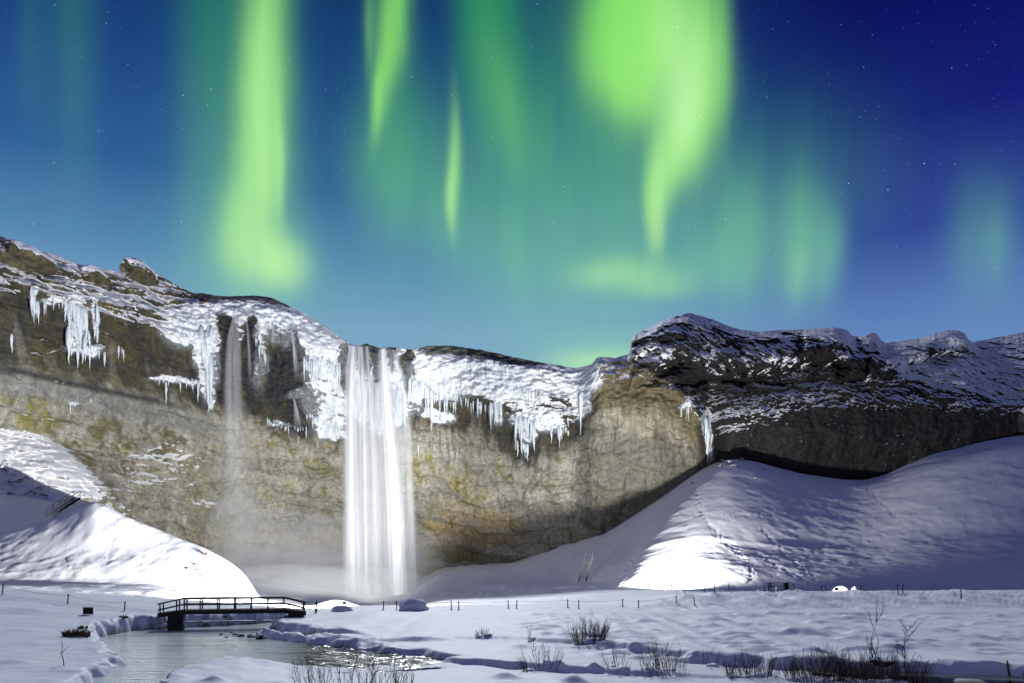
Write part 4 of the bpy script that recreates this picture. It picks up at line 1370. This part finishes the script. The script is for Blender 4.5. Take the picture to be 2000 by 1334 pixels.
# ------------------------------------------------------------------ footbridge
def footbridge():
    Yc = 57.0; ctr = Vector((xat(455, Yc), Yc, 0))
    ax = Vector((.96, .28, 0)).normalized(); cr = Vector((-ax.y, ax.x, 0))
    root = empty('footbridge', (ctr.x, ctr.y, WATER_Z))
    tag(root, 'dark arched wooden footbridge with railings over the stream', 'bridge')
    o0 = root.location

    def at(px, z, side):
        """point of the bridge line seen in column px"""
        base = ctr + cr * side
        k = (px - 1000) / F
        t = (k * base.y - base.x) / (ax.x - k * ax.y)
        p = base + ax * t
        return Vector((p.x, p.y, z)) - o0

    z_of = lambda py: zat(py, Yc)
    zr0, zr1 = z_of(1178), z_of(1168); zm0, zm1 = z_of(1189.5), z_of(1179.5); zd0, zd1 = z_of(1194.5), z_of(1189)
    W_ = 1.7
    pxs = [311, 358, 556, 597]
    zr = [zr0, zr1, zr1, zr0]; zm = [zm0, zm1, zm1, zm0]; zd = [zd0, zd1, zd1, zd0]
    L0 = [(at(px, 0, 0) + Vector((0, 0, o0.z))).dot(ax) for px in pxs]

    def run(side, z):      # polyline along one side of the bridge, same stations on both sides
        return [ctr + ax * (l - 0) + cr * side - o0 + Vector((0, 0, zz)) for l, zz in zip(st, z)]
    st = [(at(px, 0, 0) + o0 - ctr).dot(ax) for px in pxs]
    for side in (-W_ / 2, W_ / 2):
        for nm, zz, h, w in (('handrail', zr, .10, .12), ('middle_rail', zm, .09, .05)):
            pts = run(side, zz)
            mb = MB()
            for a, b in zip(pts[:-1], pts[1:]): mb.bar(a, b, w, h)
            mb.build(nm, M_WOOD, root)
        for px in (312.5, 345, 360, 391, 425, 458, 490, 523, 554.5, 594):
            t = (at(px, 0, -W_ / 2) + o0 - ctr).dot(ax)
            zt = np.interp(t, st, zr); zb = np.interp(t, st, zd) - .1
            p = ctr + ax * t + cr * side - o0
            mb = MB(); mb.bar(p + Vector((0, 0, zb)), p + Vector((0, 0, zt)), .075, .075)
            mb.build('post', M_WOOD, root)
        pts = run(side, [z - .17 for z in zd])
        mb = MB()
        for a, b in zip(pts[:-1], pts[1:]): mb.bar(a, b, .16, .30)
        mb.build('side_beam', M_WOOD, root)
    # planks of the deck
    n = 62
    for k in range(n):
        t = st[0] + (st[-1] - st[0]) * (k + .5) / n
        zz = float(np.interp(t, st, zd))
        a = ctr + ax * t - cr * (W_ / 2 - .1) - o0 + Vector((0, 0, zz - .045)); b = ctr + ax * t + cr * (W_ / 2 - .1) - o0 + Vector((0, 0, zz - .045))
        mb = MB(); mb.bar(a, b, (st[-1] - st[0]) / n - .012, .05); mb.build('deck_plank', M_WOOD, root)
    # snow left on the deck
    nu, nv_ = 130, 12
    u = np.linspace(st[0], st[-1], nu); v = np.linspace(-W_ / 2 - .02, W_ / 2 + .02, nv_)
    U, Vv = np.meshgrid(u, v)
    e = np.minimum(1, (W_ / 2 + .03 - np.abs(Vv)) / .12)
    Zs = np.interp(U, st, zd) - .03 + e * (.07 + .06 * np.clip(fbm(U / .5, Vv / .5, 1.0, 3) + .3, 0, 1))
    Vx = np.stack([ctr.x - o0.x + ax.x * U + cr.x * Vv, ctr.y - o0.y + ax.y * U + cr.y * Vv, Zs], -1)
    me = grid_mesh('deck_snow', Vx); set_float(me, 'dirt', np.zeros(U.shape)); link('deck_snow', me, M_SNOW, root)
    for pa, pb, nm, lab in ((330, 359, 'abutment', 'dark masonry abutment on the left bank'), (563, 592, 'abutment', 'dark masonry abutment on the right bank')):
        ta, tb = ((at(p, 0, 0) + o0 - ctr).dot(ax) for p in (pa, pb))
        z0 = -.25 - .3; zt = zd1 - .34
        c_ = ctr + ax * ((ta + tb) / 2) - o0 + Vector((0, 0, 0))
        base = empty(nm, c_); base.parent = root; base['label'] = lab
        # courses of stone blocks
        rr = random.Random(3); ln = tb - ta; hgt = zt - (WATER_Z - .3); nc = 5
        ang = math.atan2(ax.y, ax.x)
        from mathutils import Matrix
        Rm = Matrix.Rotation(ang, 3, 'Z')
        for ci in range(nc):
            zc = (WATER_Z - .3) + hgt * (ci + .5) / nc
            xx = -ln / 2
            while xx < ln / 2 - .05:
                w = min(rr.uniform(.22, .42), ln / 2 - xx)
                mb = MB(); mb.box(Rm @ Vector((xx + w / 2, rr.uniform(-.03, .03), 0)) + Vector((0, 0, zc)), (w - .012, W_ + .1, hgt / nc - .012), Rm)
                mb.build('stone', M_STONEWALL, base); xx += w
    return root


footbridge()


# ------------------------------------------------------------------ rope fence posts
ORD = ['first', 'second', 'third', 'fourth', 'fifth', 'sixth', 'seventh', 'eighth', 'ninth', 'tenth', 'eleventh', 'twelfth', 'thirteenth', 'fourteenth', 'fifteenth', 'sixteenth', 'seventeenth', 'eighteenth']


def fence_post(px, pt, pb, label, group, w=.07, lean=0.0, ymin=40, ymax=100):
    p = ground_hit(px, pb, ymin, ymax)
    h = (pb - pt) * p.y / F
    root = empty('fence_post', p); tag(root, label, 'post', group)
    mb = MB(); top = Vector((lean, 0, h))
    mb.tube([(0, 0, -.3), (0, 0, 0), top * .5, top], [w / 2, w / 2, w / 2 * .97, w / 2 * .92], 8)
    mb.build('shaft', M_POST, root)
    mb = MB(); mb.tube([top * .86 - Vector((0, 0, .02)), top * .86 + Vector((0, 0, .02))], [w / 2 * 1.35] * 2, 8); mb.build('rope_eye', M_STEEL, root)
    mb = MB(); mb.tube([(0, 0, -.05), (0, 0, .02), (0, 0, .06)], [.19, .13, .03], 9)
    me = mb.mesh('snow_collar', True); link('snow_collar', me, M_SNOW, root)
    return p + top * .86


def rope(a, b, label, sag=.12):
    root = empty('rope', a); pts = []
    for k in range(9):
        t = k / 8; q = a.lerp(b, t) - a; q.z -= sag * 4 * t * (1 - t); pts.append(q)
    mb = MB(); mb.tube(pts, [.011] * 9, 5)
    o = mb.mesh('rope', True)
    bpy.data.objects.remove(root)
    ob = link('rope', o, M_ROPE); ob.location = a
    tag(ob, label, 'rope', 'ropes of the path fences')


left_posts = [(5, 1141, 1161), (132, 1161, 1181), (243, 1174, 1193)]
tops = [fence_post(px, a, b, 'leaning fence post on the left bank, %s counting from the left photo edge' % ORD[i], 'posts of the left path fence', .10, lean=.06) for i, (px, a, b) in enumerate(left_posts)]
for i in range(2): rope(tops[i], tops[i + 1], 'thin sagging rope between the %s and %s left bank posts' % (ORD[i], ORD[i + 1]), .2)
mid = [(617, 1176, 1197), (749, 1174, 1191), (775, 1174, 1192), (882, 1174, 1191), (896, 1175, 1192), (993, 1173, 1189), (1009, 1173, 1189), (1109, 1170, 1187), (1130, 1172, 1189), (1216, 1170, 1185), (1247, 1172, 1188), (1321, 1164, 1178)]
tops = []
for i, (px, a, b) in enumerate(mid):
    lab = 'thick stub post just right of the footbridge' if i == 0 else '%s slim post of the meadow fence counting right from the footbridge' % ORD[i - 1]
    tops.append(fence_post(px, a, b, lab, 'posts of the meadow fence', .18 if i == 0 else .085, RND.uniform(-.04, .04), ymax=82))
for i in range(len(tops) - 1): rope(tops[i], tops[i + 1], 'thin rope of the meadow fence, span %s from the footbridge' % ORD[i], .08)
fence_post(1357, 1168, 1184, 'slim leaning post in front of the snow berm at the end of the meadow fence', 'posts of the meadow fence', .08, -.10, ymax=82)
berm_posts = [(1395, 1144, 1158), (1424, 1142, 1156), (1494, 1140, 1152), (1550, 1143, 1153), (1604, 1142, 1155), (1612, 1141, 1154), (1681, 1137, 1151), (1754, 1144, 1163), (1763, 1145, 1163), (1877, 1152, 1171)]
for i, (px, a, b) in enumerate(berm_posts):
    fence_post(px, a, b, '%s dark post along the berm crest counting from its left end' % ORD[i], 'posts along the berm crest', .10, RND.uniform(-.04, .04), ymin=60, ymax=80)
slope_posts = [(1337, 1147, 1155), (1376, 1146, 1156), (1434, 1143, 1153), (1477, 1145, 1152)]
for i, (px, a, b) in enumerate(slope_posts):
    p = on_ground(px, 92); h = (zat(a, 92) - p.z)
    root = empty('fence_post', p); tag(root, '%s thin pale post at the foot of the bright slope, counting from the left' % ORD[i], 'thin posts below the bright slope')
    root['category'] = 'post'
    mb = MB(); mb.tube([(0, 0, -.2), (0, 0, h)], [.035, .03], 7); mb.build('shaft', M_POST, root)
    mb = MB(); mb.tube([(0, 0, h), (0, 0, h + .03)], [.04, .02], 7); mb.build('cap', M_STEEL, root)


# ------------------------------------------------------------------ dark board, picnic table, stairs
def board():
    p = ground_hit(172, 1201, 40, 80)
    root = empty('notice_board', p); tag(root, 'small dark square board standing in snow beside the left path', 'board')
    mb = MB(); w, h = 19 * p.y / F, 13 * p.y / F
    mb.box((0, 0, h / 2 + .04), (w, .10, h)); mb.build('panel', M_BOARD, root)
    for s in (-1, 1):
        mb = MB(); mb.box((s * w * .42, .07, h / 2 - .1), (.06, .05, h + .3)); mb.build('leg', M_WOOD, root)
    mb = MB(); mb.box((0, 0, h + .06), (w * .96, .11, .04)); mb.build('snow_cap', M_SNOW, root)


board()


def picnic_table():
    px = 1518; p = ground_hit(px, 1155, 60, 80)
    k = p.y / F
    root = empty('picnic_table', p, math.radians(-6)); tag(root, 'dark wooden picnic table half buried in snow on the berm crest', 'table')
    L_ = 40 * k; H = .72
    for i in range(5):
        mb = MB(); mb.box((0, -.32 + .16 * i, H), (L_, .135, .045)); mb.build('table_slat', M_WOOD, root)
    for s in (-1, 1):
        for i in range(2):
            mb = MB(); mb.box((0, s * (.62 + .15 * i), .42), (L_, .13, .04)); mb.build('bench_slat', M_WOOD, root)
    for x in (-L_ * .36, L_ * .36):
        for s in (-1, 1):
            mb = MB(); mb.bar((x, s * .28, H - .02), (x, s * .62, -.1), .09, .06); mb.build('leg', M_WOOD, root)
        mb = MB(); mb.bar((x + .07, -.76, .37), (x + .07, .76, .37), .05, .10); mb.build('bench_beam', M_WOOD, root)
        mb = MB(); mb.bar((x + .07, -.36, H - .07), (x + .07, .36, H - .07), .05, .09); mb.build('top_beam', M_WOOD, root)
    mb = MB(); mb.box((.30, -.1, .25), (L_ * .5, .5, .5), taper=.8); mb.build('snow_drift', M_PILE, root)
    bx_ = MB(); bx_.box((L_ * .40, -.1, .36), (L_ * .2, .8, .72), taper=.9); bx_.build('end_panel', M_WOOD, root)


picnic_table()


def stairs(name, label, a, b, width, n, rail_h, across, snowy=True):
    """a: foot, b: head"""
    a, b = Vector(a), Vector(b); root = empty(name, a); tag(root, label, 'stairs')
    ac = Vector(across).normalized(); d = b - a
    for s in (-1, 1):
        o = ac * (s * width / 2)
        mb = MB(); mb.bar(o, d + o, .06, .26); mb.build('stringer', M_STEEL, root)
        up = Vector((0, 0, rail_h))
        mb = MB(); mb.bar(o + up, d + o + up, .06, .07); mb.build('handrail', M_STEEL, root)
        mb = MB(); mb.bar(o + up * .55, d + o + up * .55, .04, .05); mb.build('middle_rail', M_STEEL, root)
        for t in (0, .25, .5, .75, 1):
            q = d * t + o
            mb = MB(); mb.bar(q - Vector((0, 0, .3)), q + up, .06, .06); mb.build('rail_post', M_STEEL, root)
    for k in range(n):
        t = (k + .5) / n; q = d * t
        mb = MB(); mb.bar(q - ac * width / 2, q + ac * width / 2, .26, .05); mb.build('tread', M_STEEL, root)
        if not snowy: continue
        mb = MB(); mb.bar(q - ac * width * .42 + Vector((0, 0, .06)), q + ac * width * .42 + Vector((0, 0, .06)), .20, .06); mb.build('tread_snow', M_SNOW, root)
    return root


pa = on_ground(100, 113.0, .2); pb = on_ground(152, 118.5, 0)
pa = Vector((xat(98, 112.5), 112.5, zat(1008, 112.5) + .1)); pb = Vector((xat(150, 114.5), 114.5, zat(973, 114.5)))
stairs('staircase', 'dark steel staircase with railings climbing the left snow mound', pa, pb, 1.5, 12, 1.0, (.9, -.45, 0))
pc = ground_hit(1137, 1137, 100, 190)
pc = Vector((xat(1137, 122), 122, zat(1136, 122))); pd = Vector((xat(1151, 127), 127, zat(1090, 127)))
stairs('staircase', 'ice crusted steel staircase between fall and right snow slope', pc, pd, 1.1, 12, .95, (1, -.2, 0), False)

# ------------------------------------------------------------------ stones and snow heaps
def stone_mesh(i, n=2):
    import bmesh
    bm = bmesh.new(); bmesh.ops.create_icosphere(bm, subdivisions=n + 1, radius=1)
    co = np.array([v.co for v in bm.verts])
    d = 1 + .34 * fbm(co[:, 0] * 1.1 + i * 3, co[:, 1] * 1.1, co[:, 2] * 1.1, 3) * 1.6 + .05 * fbm(co[:, 0] * 5 + i, co[:, 1] * 5, co[:, 2] * 5, 2)
    for v, k in zip(bm.verts, d): v.co *= float(k)
    me = bpy.data.meshes.new('stone'); bm.to_mesh(me); bm.free()
    me.polygons.foreach_set('use_smooth', [True] * len(me.polygons))
    return me


STM = [stone_mesh(i) for i in range(6)]


def stone(name, loc, size, mat, label, cat, group, i=0):
    me = STM[i % 6].copy(); me.materials.clear(); me.materials.append(mat)
    o = link(name, me); o.location = loc; o.scale = size; o.rotation_euler = (0, 0, RND.uniform(0, 6))
    return tag(o, label, cat, group)


riv_st = [(471, 1243, 6), (432, 1240, 3.4), (460, 1240, 5), (491, 1245, 7), (510, 1248, 9), (528, 1247, 5), (443, 1245, 2.4), (452, 1236, 3), (500, 1241, 3)]
for i, (px, py, r) in enumerate(sorted(riv_st)):
    Y = (EYE - WATER_Z) * F / (py - HZ); r_ = r * Y / F
    stone('stream_stone', W(px, py, Y) + Vector((0, 0, r_ * .1)), (r_ * 1.15, r_, r_ * .8), M_STONE, 'wet stone in the stream, %s from the left in the row below the bridge' % ORD[i], 'stone', 'stones in the stream', i)
rap = [(612, 1262, 3.5), (668, 1268, 4), (695, 1264, 3), (742, 1276, 4), (790, 1283, 4.5), (812, 1280, 3), (848, 1286, 5), (866, 1288, 4)]
for i, (px, py, r) in enumerate(rap):
    Y = (EYE - WATER_Z) * F / (py - HZ); r_ = r * Y / F
    stone('stream_stone', W(px, py, Y), (r_ * 1.3, r_, r_ * .7), M_STONE, 'wet stone at the edge of the rapids, %s counting downstream from the left' % ORD[i], 'stone', 'stones in the rapids', i + 2)
p = on_ground(1722, 3.72 * F / (1297 - HZ) - .1)
stone('boulder', W(1722, 1294, p.y) , (.42, .36, .19), M_STONE, 'snow capped boulder lying in the brook at right', 'boulder', None, 2)
for i, (px, py, w, h, lab) in enumerate([(805, 1192, 30, 20, 'dark snow dusted heap on the bank below the tall waterfall'), (668, 1194, 22, 9, 'small low snow heap on the bank right of the footbridge'), (1468, 1154, 8, 6, 'small round snow heap left of the picnic table'), (1483, 1154, 10, 8, 'small peaked snow heap touching the picnic table'),
                                         (1640, 1156, 21, 15, 'glowing round snow heap behind the berm crest'), (1668, 1153, 9, 14, 'bright upright snow block beside the glowing heap'), (1699, 1153, 13, 6, 'low pale snow block right of the bright one')]):
    p = ground_hit(px, py, 60, 86)
    if 'glowing' in lab: p = on_ground(px, 84.5)
    k = p.y / F
    stone('snow_heap', p + Vector((0, 0, h * k * .1)), (w * k, w * k * .8, h * k), M_PILE if i == 0 else M_SNOW, lab, 'snow heap', 'snow heaps', i)
tal = [(1412, 902, 6), (1424, 905, 7), (1434, 912, 7), (1447, 899, 6), (1492, 917, 4), (1406, 912, 4), (1354, 944, 4), (1475, 935, 4)]
for i, (px, py, r) in enumerate(sorted(tal)):
    p = ground_hit(px, py, 110, 200); k = p.y / F
    stone('boulder', p, (r * k, r * k, r * k * .6), M_STONE, 'half buried stone near the top of the snow slope, %s from the left' % ORD[i], 'stone', 'stones on the right snow slope', i)


# ------------------------------------------------------------------ bare bushes, saplings, grass tufts
def twig(mb, p, d, ln, r, depth, rr, up=.25):
    pts = [p]; q = p.copy(); dd = d.copy(); n = 4
    for k in range(n):
        dd = (dd + Vector((rr.uniform(-.22, .22), rr.uniform(-.22, .22), rr.uniform(-.02, up)))).normalized()
        q = q + dd * (ln / n); pts.append(q.copy())
    mb.tube(pts, [r * (1 - .16 * k) for k in range(n + 1)], 4 if depth else 5)
    if depth > 0:
        for k in range(1, n + 1):
            for _ in range(rr.choice((1, 1, 2))):
                if rr.random() < .85:
                    side = (dd + Vector((rr.uniform(-1, 1), rr.uniform(-1, 1), rr.uniform(.1, .6))) * .75).normalized()
                    twig(mb, pts[k], side, ln * rr.uniform(.25, .45), r * .6, depth - 1, rr, up)


def bush(px, half, pb, pt, n, label, group='bare bushes in the snow', spread=.35, r=.009, depth=1, name='bare_bush', ymin=20, dy=.8, seed=0, mat=None):
    rr = random.Random(seed * 17 + int(px))
    Yc = ground_hit(px, min(pb, 1332), ymin, 70).y
    if pb > 1334: Yc = 3.6 * F / (pb - HZ)
    base = on_ground(px, Yc)
    root = empty(name, base); tag(root, label, 'bush', group)
    k = Yc / F; H = (pb - pt) * k * 1.25
    for i in range(n):
        u = rr.uniform(-1, 1)
        off = Vector((u * half * .8 * k, rr.uniform(-dy, dy), 0))
        gz = ground_z(1000 + (base.x + off.x) * F / (base.y + off.y), base.y + off.y) - base.z
        off.z = gz - .05
        mb = MB()
        d = Vector((u * spread + rr.uniform(-.2, .2), rr.uniform(-.25, .25), 1)).normalized()
        twig(mb, off, d, H * rr.uniform(.55, 1.0) * (1 - .35 * abs(u)), r * rr.uniform(.8, 1.3), depth, rr)
        mb.build('stem', mat or M_TWIG, root)
    # snow caught at the foot
    for i in range(max(2, n // 8)):
        u = rr.uniform(-1, 1); w = rr.uniform(.12, .3)
        q = Vector((u * half * .7 * k, rr.uniform(-.4, .4) * dy, 0))
        q.z = ground_z(1000 + (base.x + q.x) * F / (base.y + q.y), base.y + q.y) - base.z
        me = STM[i % 6].copy(); me.materials.clear(); me.materials.append(M_SNOW)
        o = link('snow_clump', me, None, root); o.location = q; o.scale = (w, w, w * .45)
    return root


bush(705, 150, 1345, 1276, 60, 'sprawling bare bush cut off by the bottom edge, left of centre', depth=2, seed=1)
bush(1152, 34, 1256, 1214, 95, 'dense rounded bare bush alone in the middle meadow', spread=.7, depth=1, seed=2, dy=.6, r=.012)
bush(1055, 44, 1301, 1262, 40, 'low bare bush in front of a snow hump right of the rapids', spread=.6, seed=3)
bush(1295, 55, 1310, 1262, 60, 'low spread bare bush between the ditch and the bottom edge', spread=.45, seed=4)
bush(1205, 24, 1304, 1268, 12, 'sparse twiggy bush left of the low spread bush', spread=.5, seed=5)
bush(1468, 62, 1320, 1280, 95, 'low twiggy bush at left end of the long thicket', spread=.4, seed=6)
bush(1610, 90, 1330, 1282, 170, 'long dense dark thicket at the bottom right', spread=.3, depth=2, seed=7)
bush(1725, 90, 1334, 1284, 180, 'right end of the dark thicket below the saplings', spread=.4, depth=2, seed=8)
bush(945, 18, 1242, 1227, 30, 'tiny dark heather tuft on the middle meadow', spread=1.0, seed=9, r=.010, dy=.3)
bush(1035, 9, 1252, 1232, 8, 'wispy pair of twigs on the bank left of the rounded bush', spread=.4, seed=10, r=.008)
bush(1388, 14, 1300, 1268, 9, 'few upright twigs right of the low spread bush', spread=.4, seed=12)


def sapling(px, pb, pt, label, seed, nb=7, spread=.5, r=.02, lean=0, ymin=20):
    rr = random.Random(seed)
    base = ground_hit(px, pb, ymin, 70); k = base.y / F; H = (pb - pt) * k
    root = empty('sapling', base); tag(root, label, 'sapling', 'bare saplings')
    pts = []; q = Vector((0, 0, -.1)); n = 7
    for i in range(n + 1):
        pts.append(q.copy()); q = q + Vector((rr.uniform(-.05, .05) * H + lean * H / n, rr.uniform(-.03, .03) * H, H / n))
    mb = MB(); mb.tube(pts, [r * (1 - .11 * i) for i in range(n + 1)], 6); mb.build('trunk', M_TWIG, root)
    for i in range(nb):
        p = pts[rr.randint(2, n)]
        mb = MB(); a = rr.uniform(0, 6.28)
        d = Vector((math.cos(a) * spread * 1.4, math.sin(a) * .4, 1)).normalized()
        twig(mb, p, d, H * rr.uniform(.25, .45), r * .55, 1, rr)
        mb.build('branch', M_TWIG, root)


sapling(1712, 1318, 1212, 'tall slender bare sapling rising from the dark thicket', 3, 9, .4, .026)
sapling(1766, 1306, 1230, 'wider branched bare sapling at right end of the thicket', 5, 14, .9, .022)
sapling(125, 1300, 1236, 'bare forked stick of a sapling on the left bank', 9, 1, .4, .024)


def tuft(px, py, w, h, n, mat, label, seed, group, ymin=20, ymax=130):
    rr = random.Random(seed); base = ground_hit(px, py, ymin, ymax); k = base.y / F
    root = empty('grass_tuft', base); tag(root, label, 'grass', group)
    for c_ in range(3):
        mb = MB()
        for i in range(n // 3):
            o = Vector((rr.uniform(-1, 1) * w * k, rr.uniform(-.5, .5) * w * k * .4, -.03))
            d = Vector((rr.uniform(-.6, .6), rr.uniform(-.5, .2), 1)).normalized() * h * k * rr.uniform(.5, 1)
            s_ = .014 + .0006 * base.y
            e = o + d + Vector((d.x * .5, d.y * .5, -abs(d.x) * .3)); mid_ = o + d * .55
            mb.tube([o, mid_, e], [s_, s_ * .8, s_ * .2], 3)
        mb.build('blade_bunch', mat, root)


tuft(150, 1243, 24, 18, 110, M_DRY, 'brown dead grass tuft hanging over the left river bank', 2, 'dead grass on the left bank')
tuft(162, 1228, 8, 9, 30, M_DRY, 'small brown grass tuft behind the larger one on the left bank', 4, 'dead grass on the left bank')
tuft(243, 1214, 7, 7, 30, M_DRY, 'brown grass tuft on the bank left of the footbridge', 6, 'dead grass on the left bank')
tuft(438, 1213, 5, 4, 24, M_DRY, 'reddish grass tuft on the far bank under the footbridge', 8, 'dead grass on the left bank')
for i, (px, py) in enumerate(sorted([(387, 1106), (372, 1115), (391, 1117), (411, 1128), (423, 1137), (398, 1128), (462, 1133)])):
    tuft(px, py, 5, 4, 45, M_STRAW, 'straw yellow grass tuft on the left mound, %s from the left' % ORD[i], 20 + i, 'yellow tufts on the left mound', 80, 125)
for i, (px, py) in enumerate([(400, 1085), (432, 1084)]):
    tuft(px, py, 3, 8, 18, M_TWIG, '%s dark twig tuft poking out of the left mound crest, from left' % ORD[i], 50 + i, 'twigs on the left mound', 80, 125)
p = on_ground(1970, 3.72 * F / (1306 - HZ) - .15)
pr = empty('broken_post', p); tag(pr, 'weathered broken post leaning in the brook at far right', 'post')
mb = MB(); mb.tube([(.10, 0, -.3), (.04, 0, .3), (-.03, 0, .62), (-.06, 0, .92)], [.07, .055, .045, .03], 7); mb.build('shaft', M_DRY, pr)
mb = MB(); mb.tube([(-.03, 0, .62), (.02, .02, .74), (.03, .02, .82)], [.03, .02, .008], 5); mb.build('splinter', M_DRY, pr)
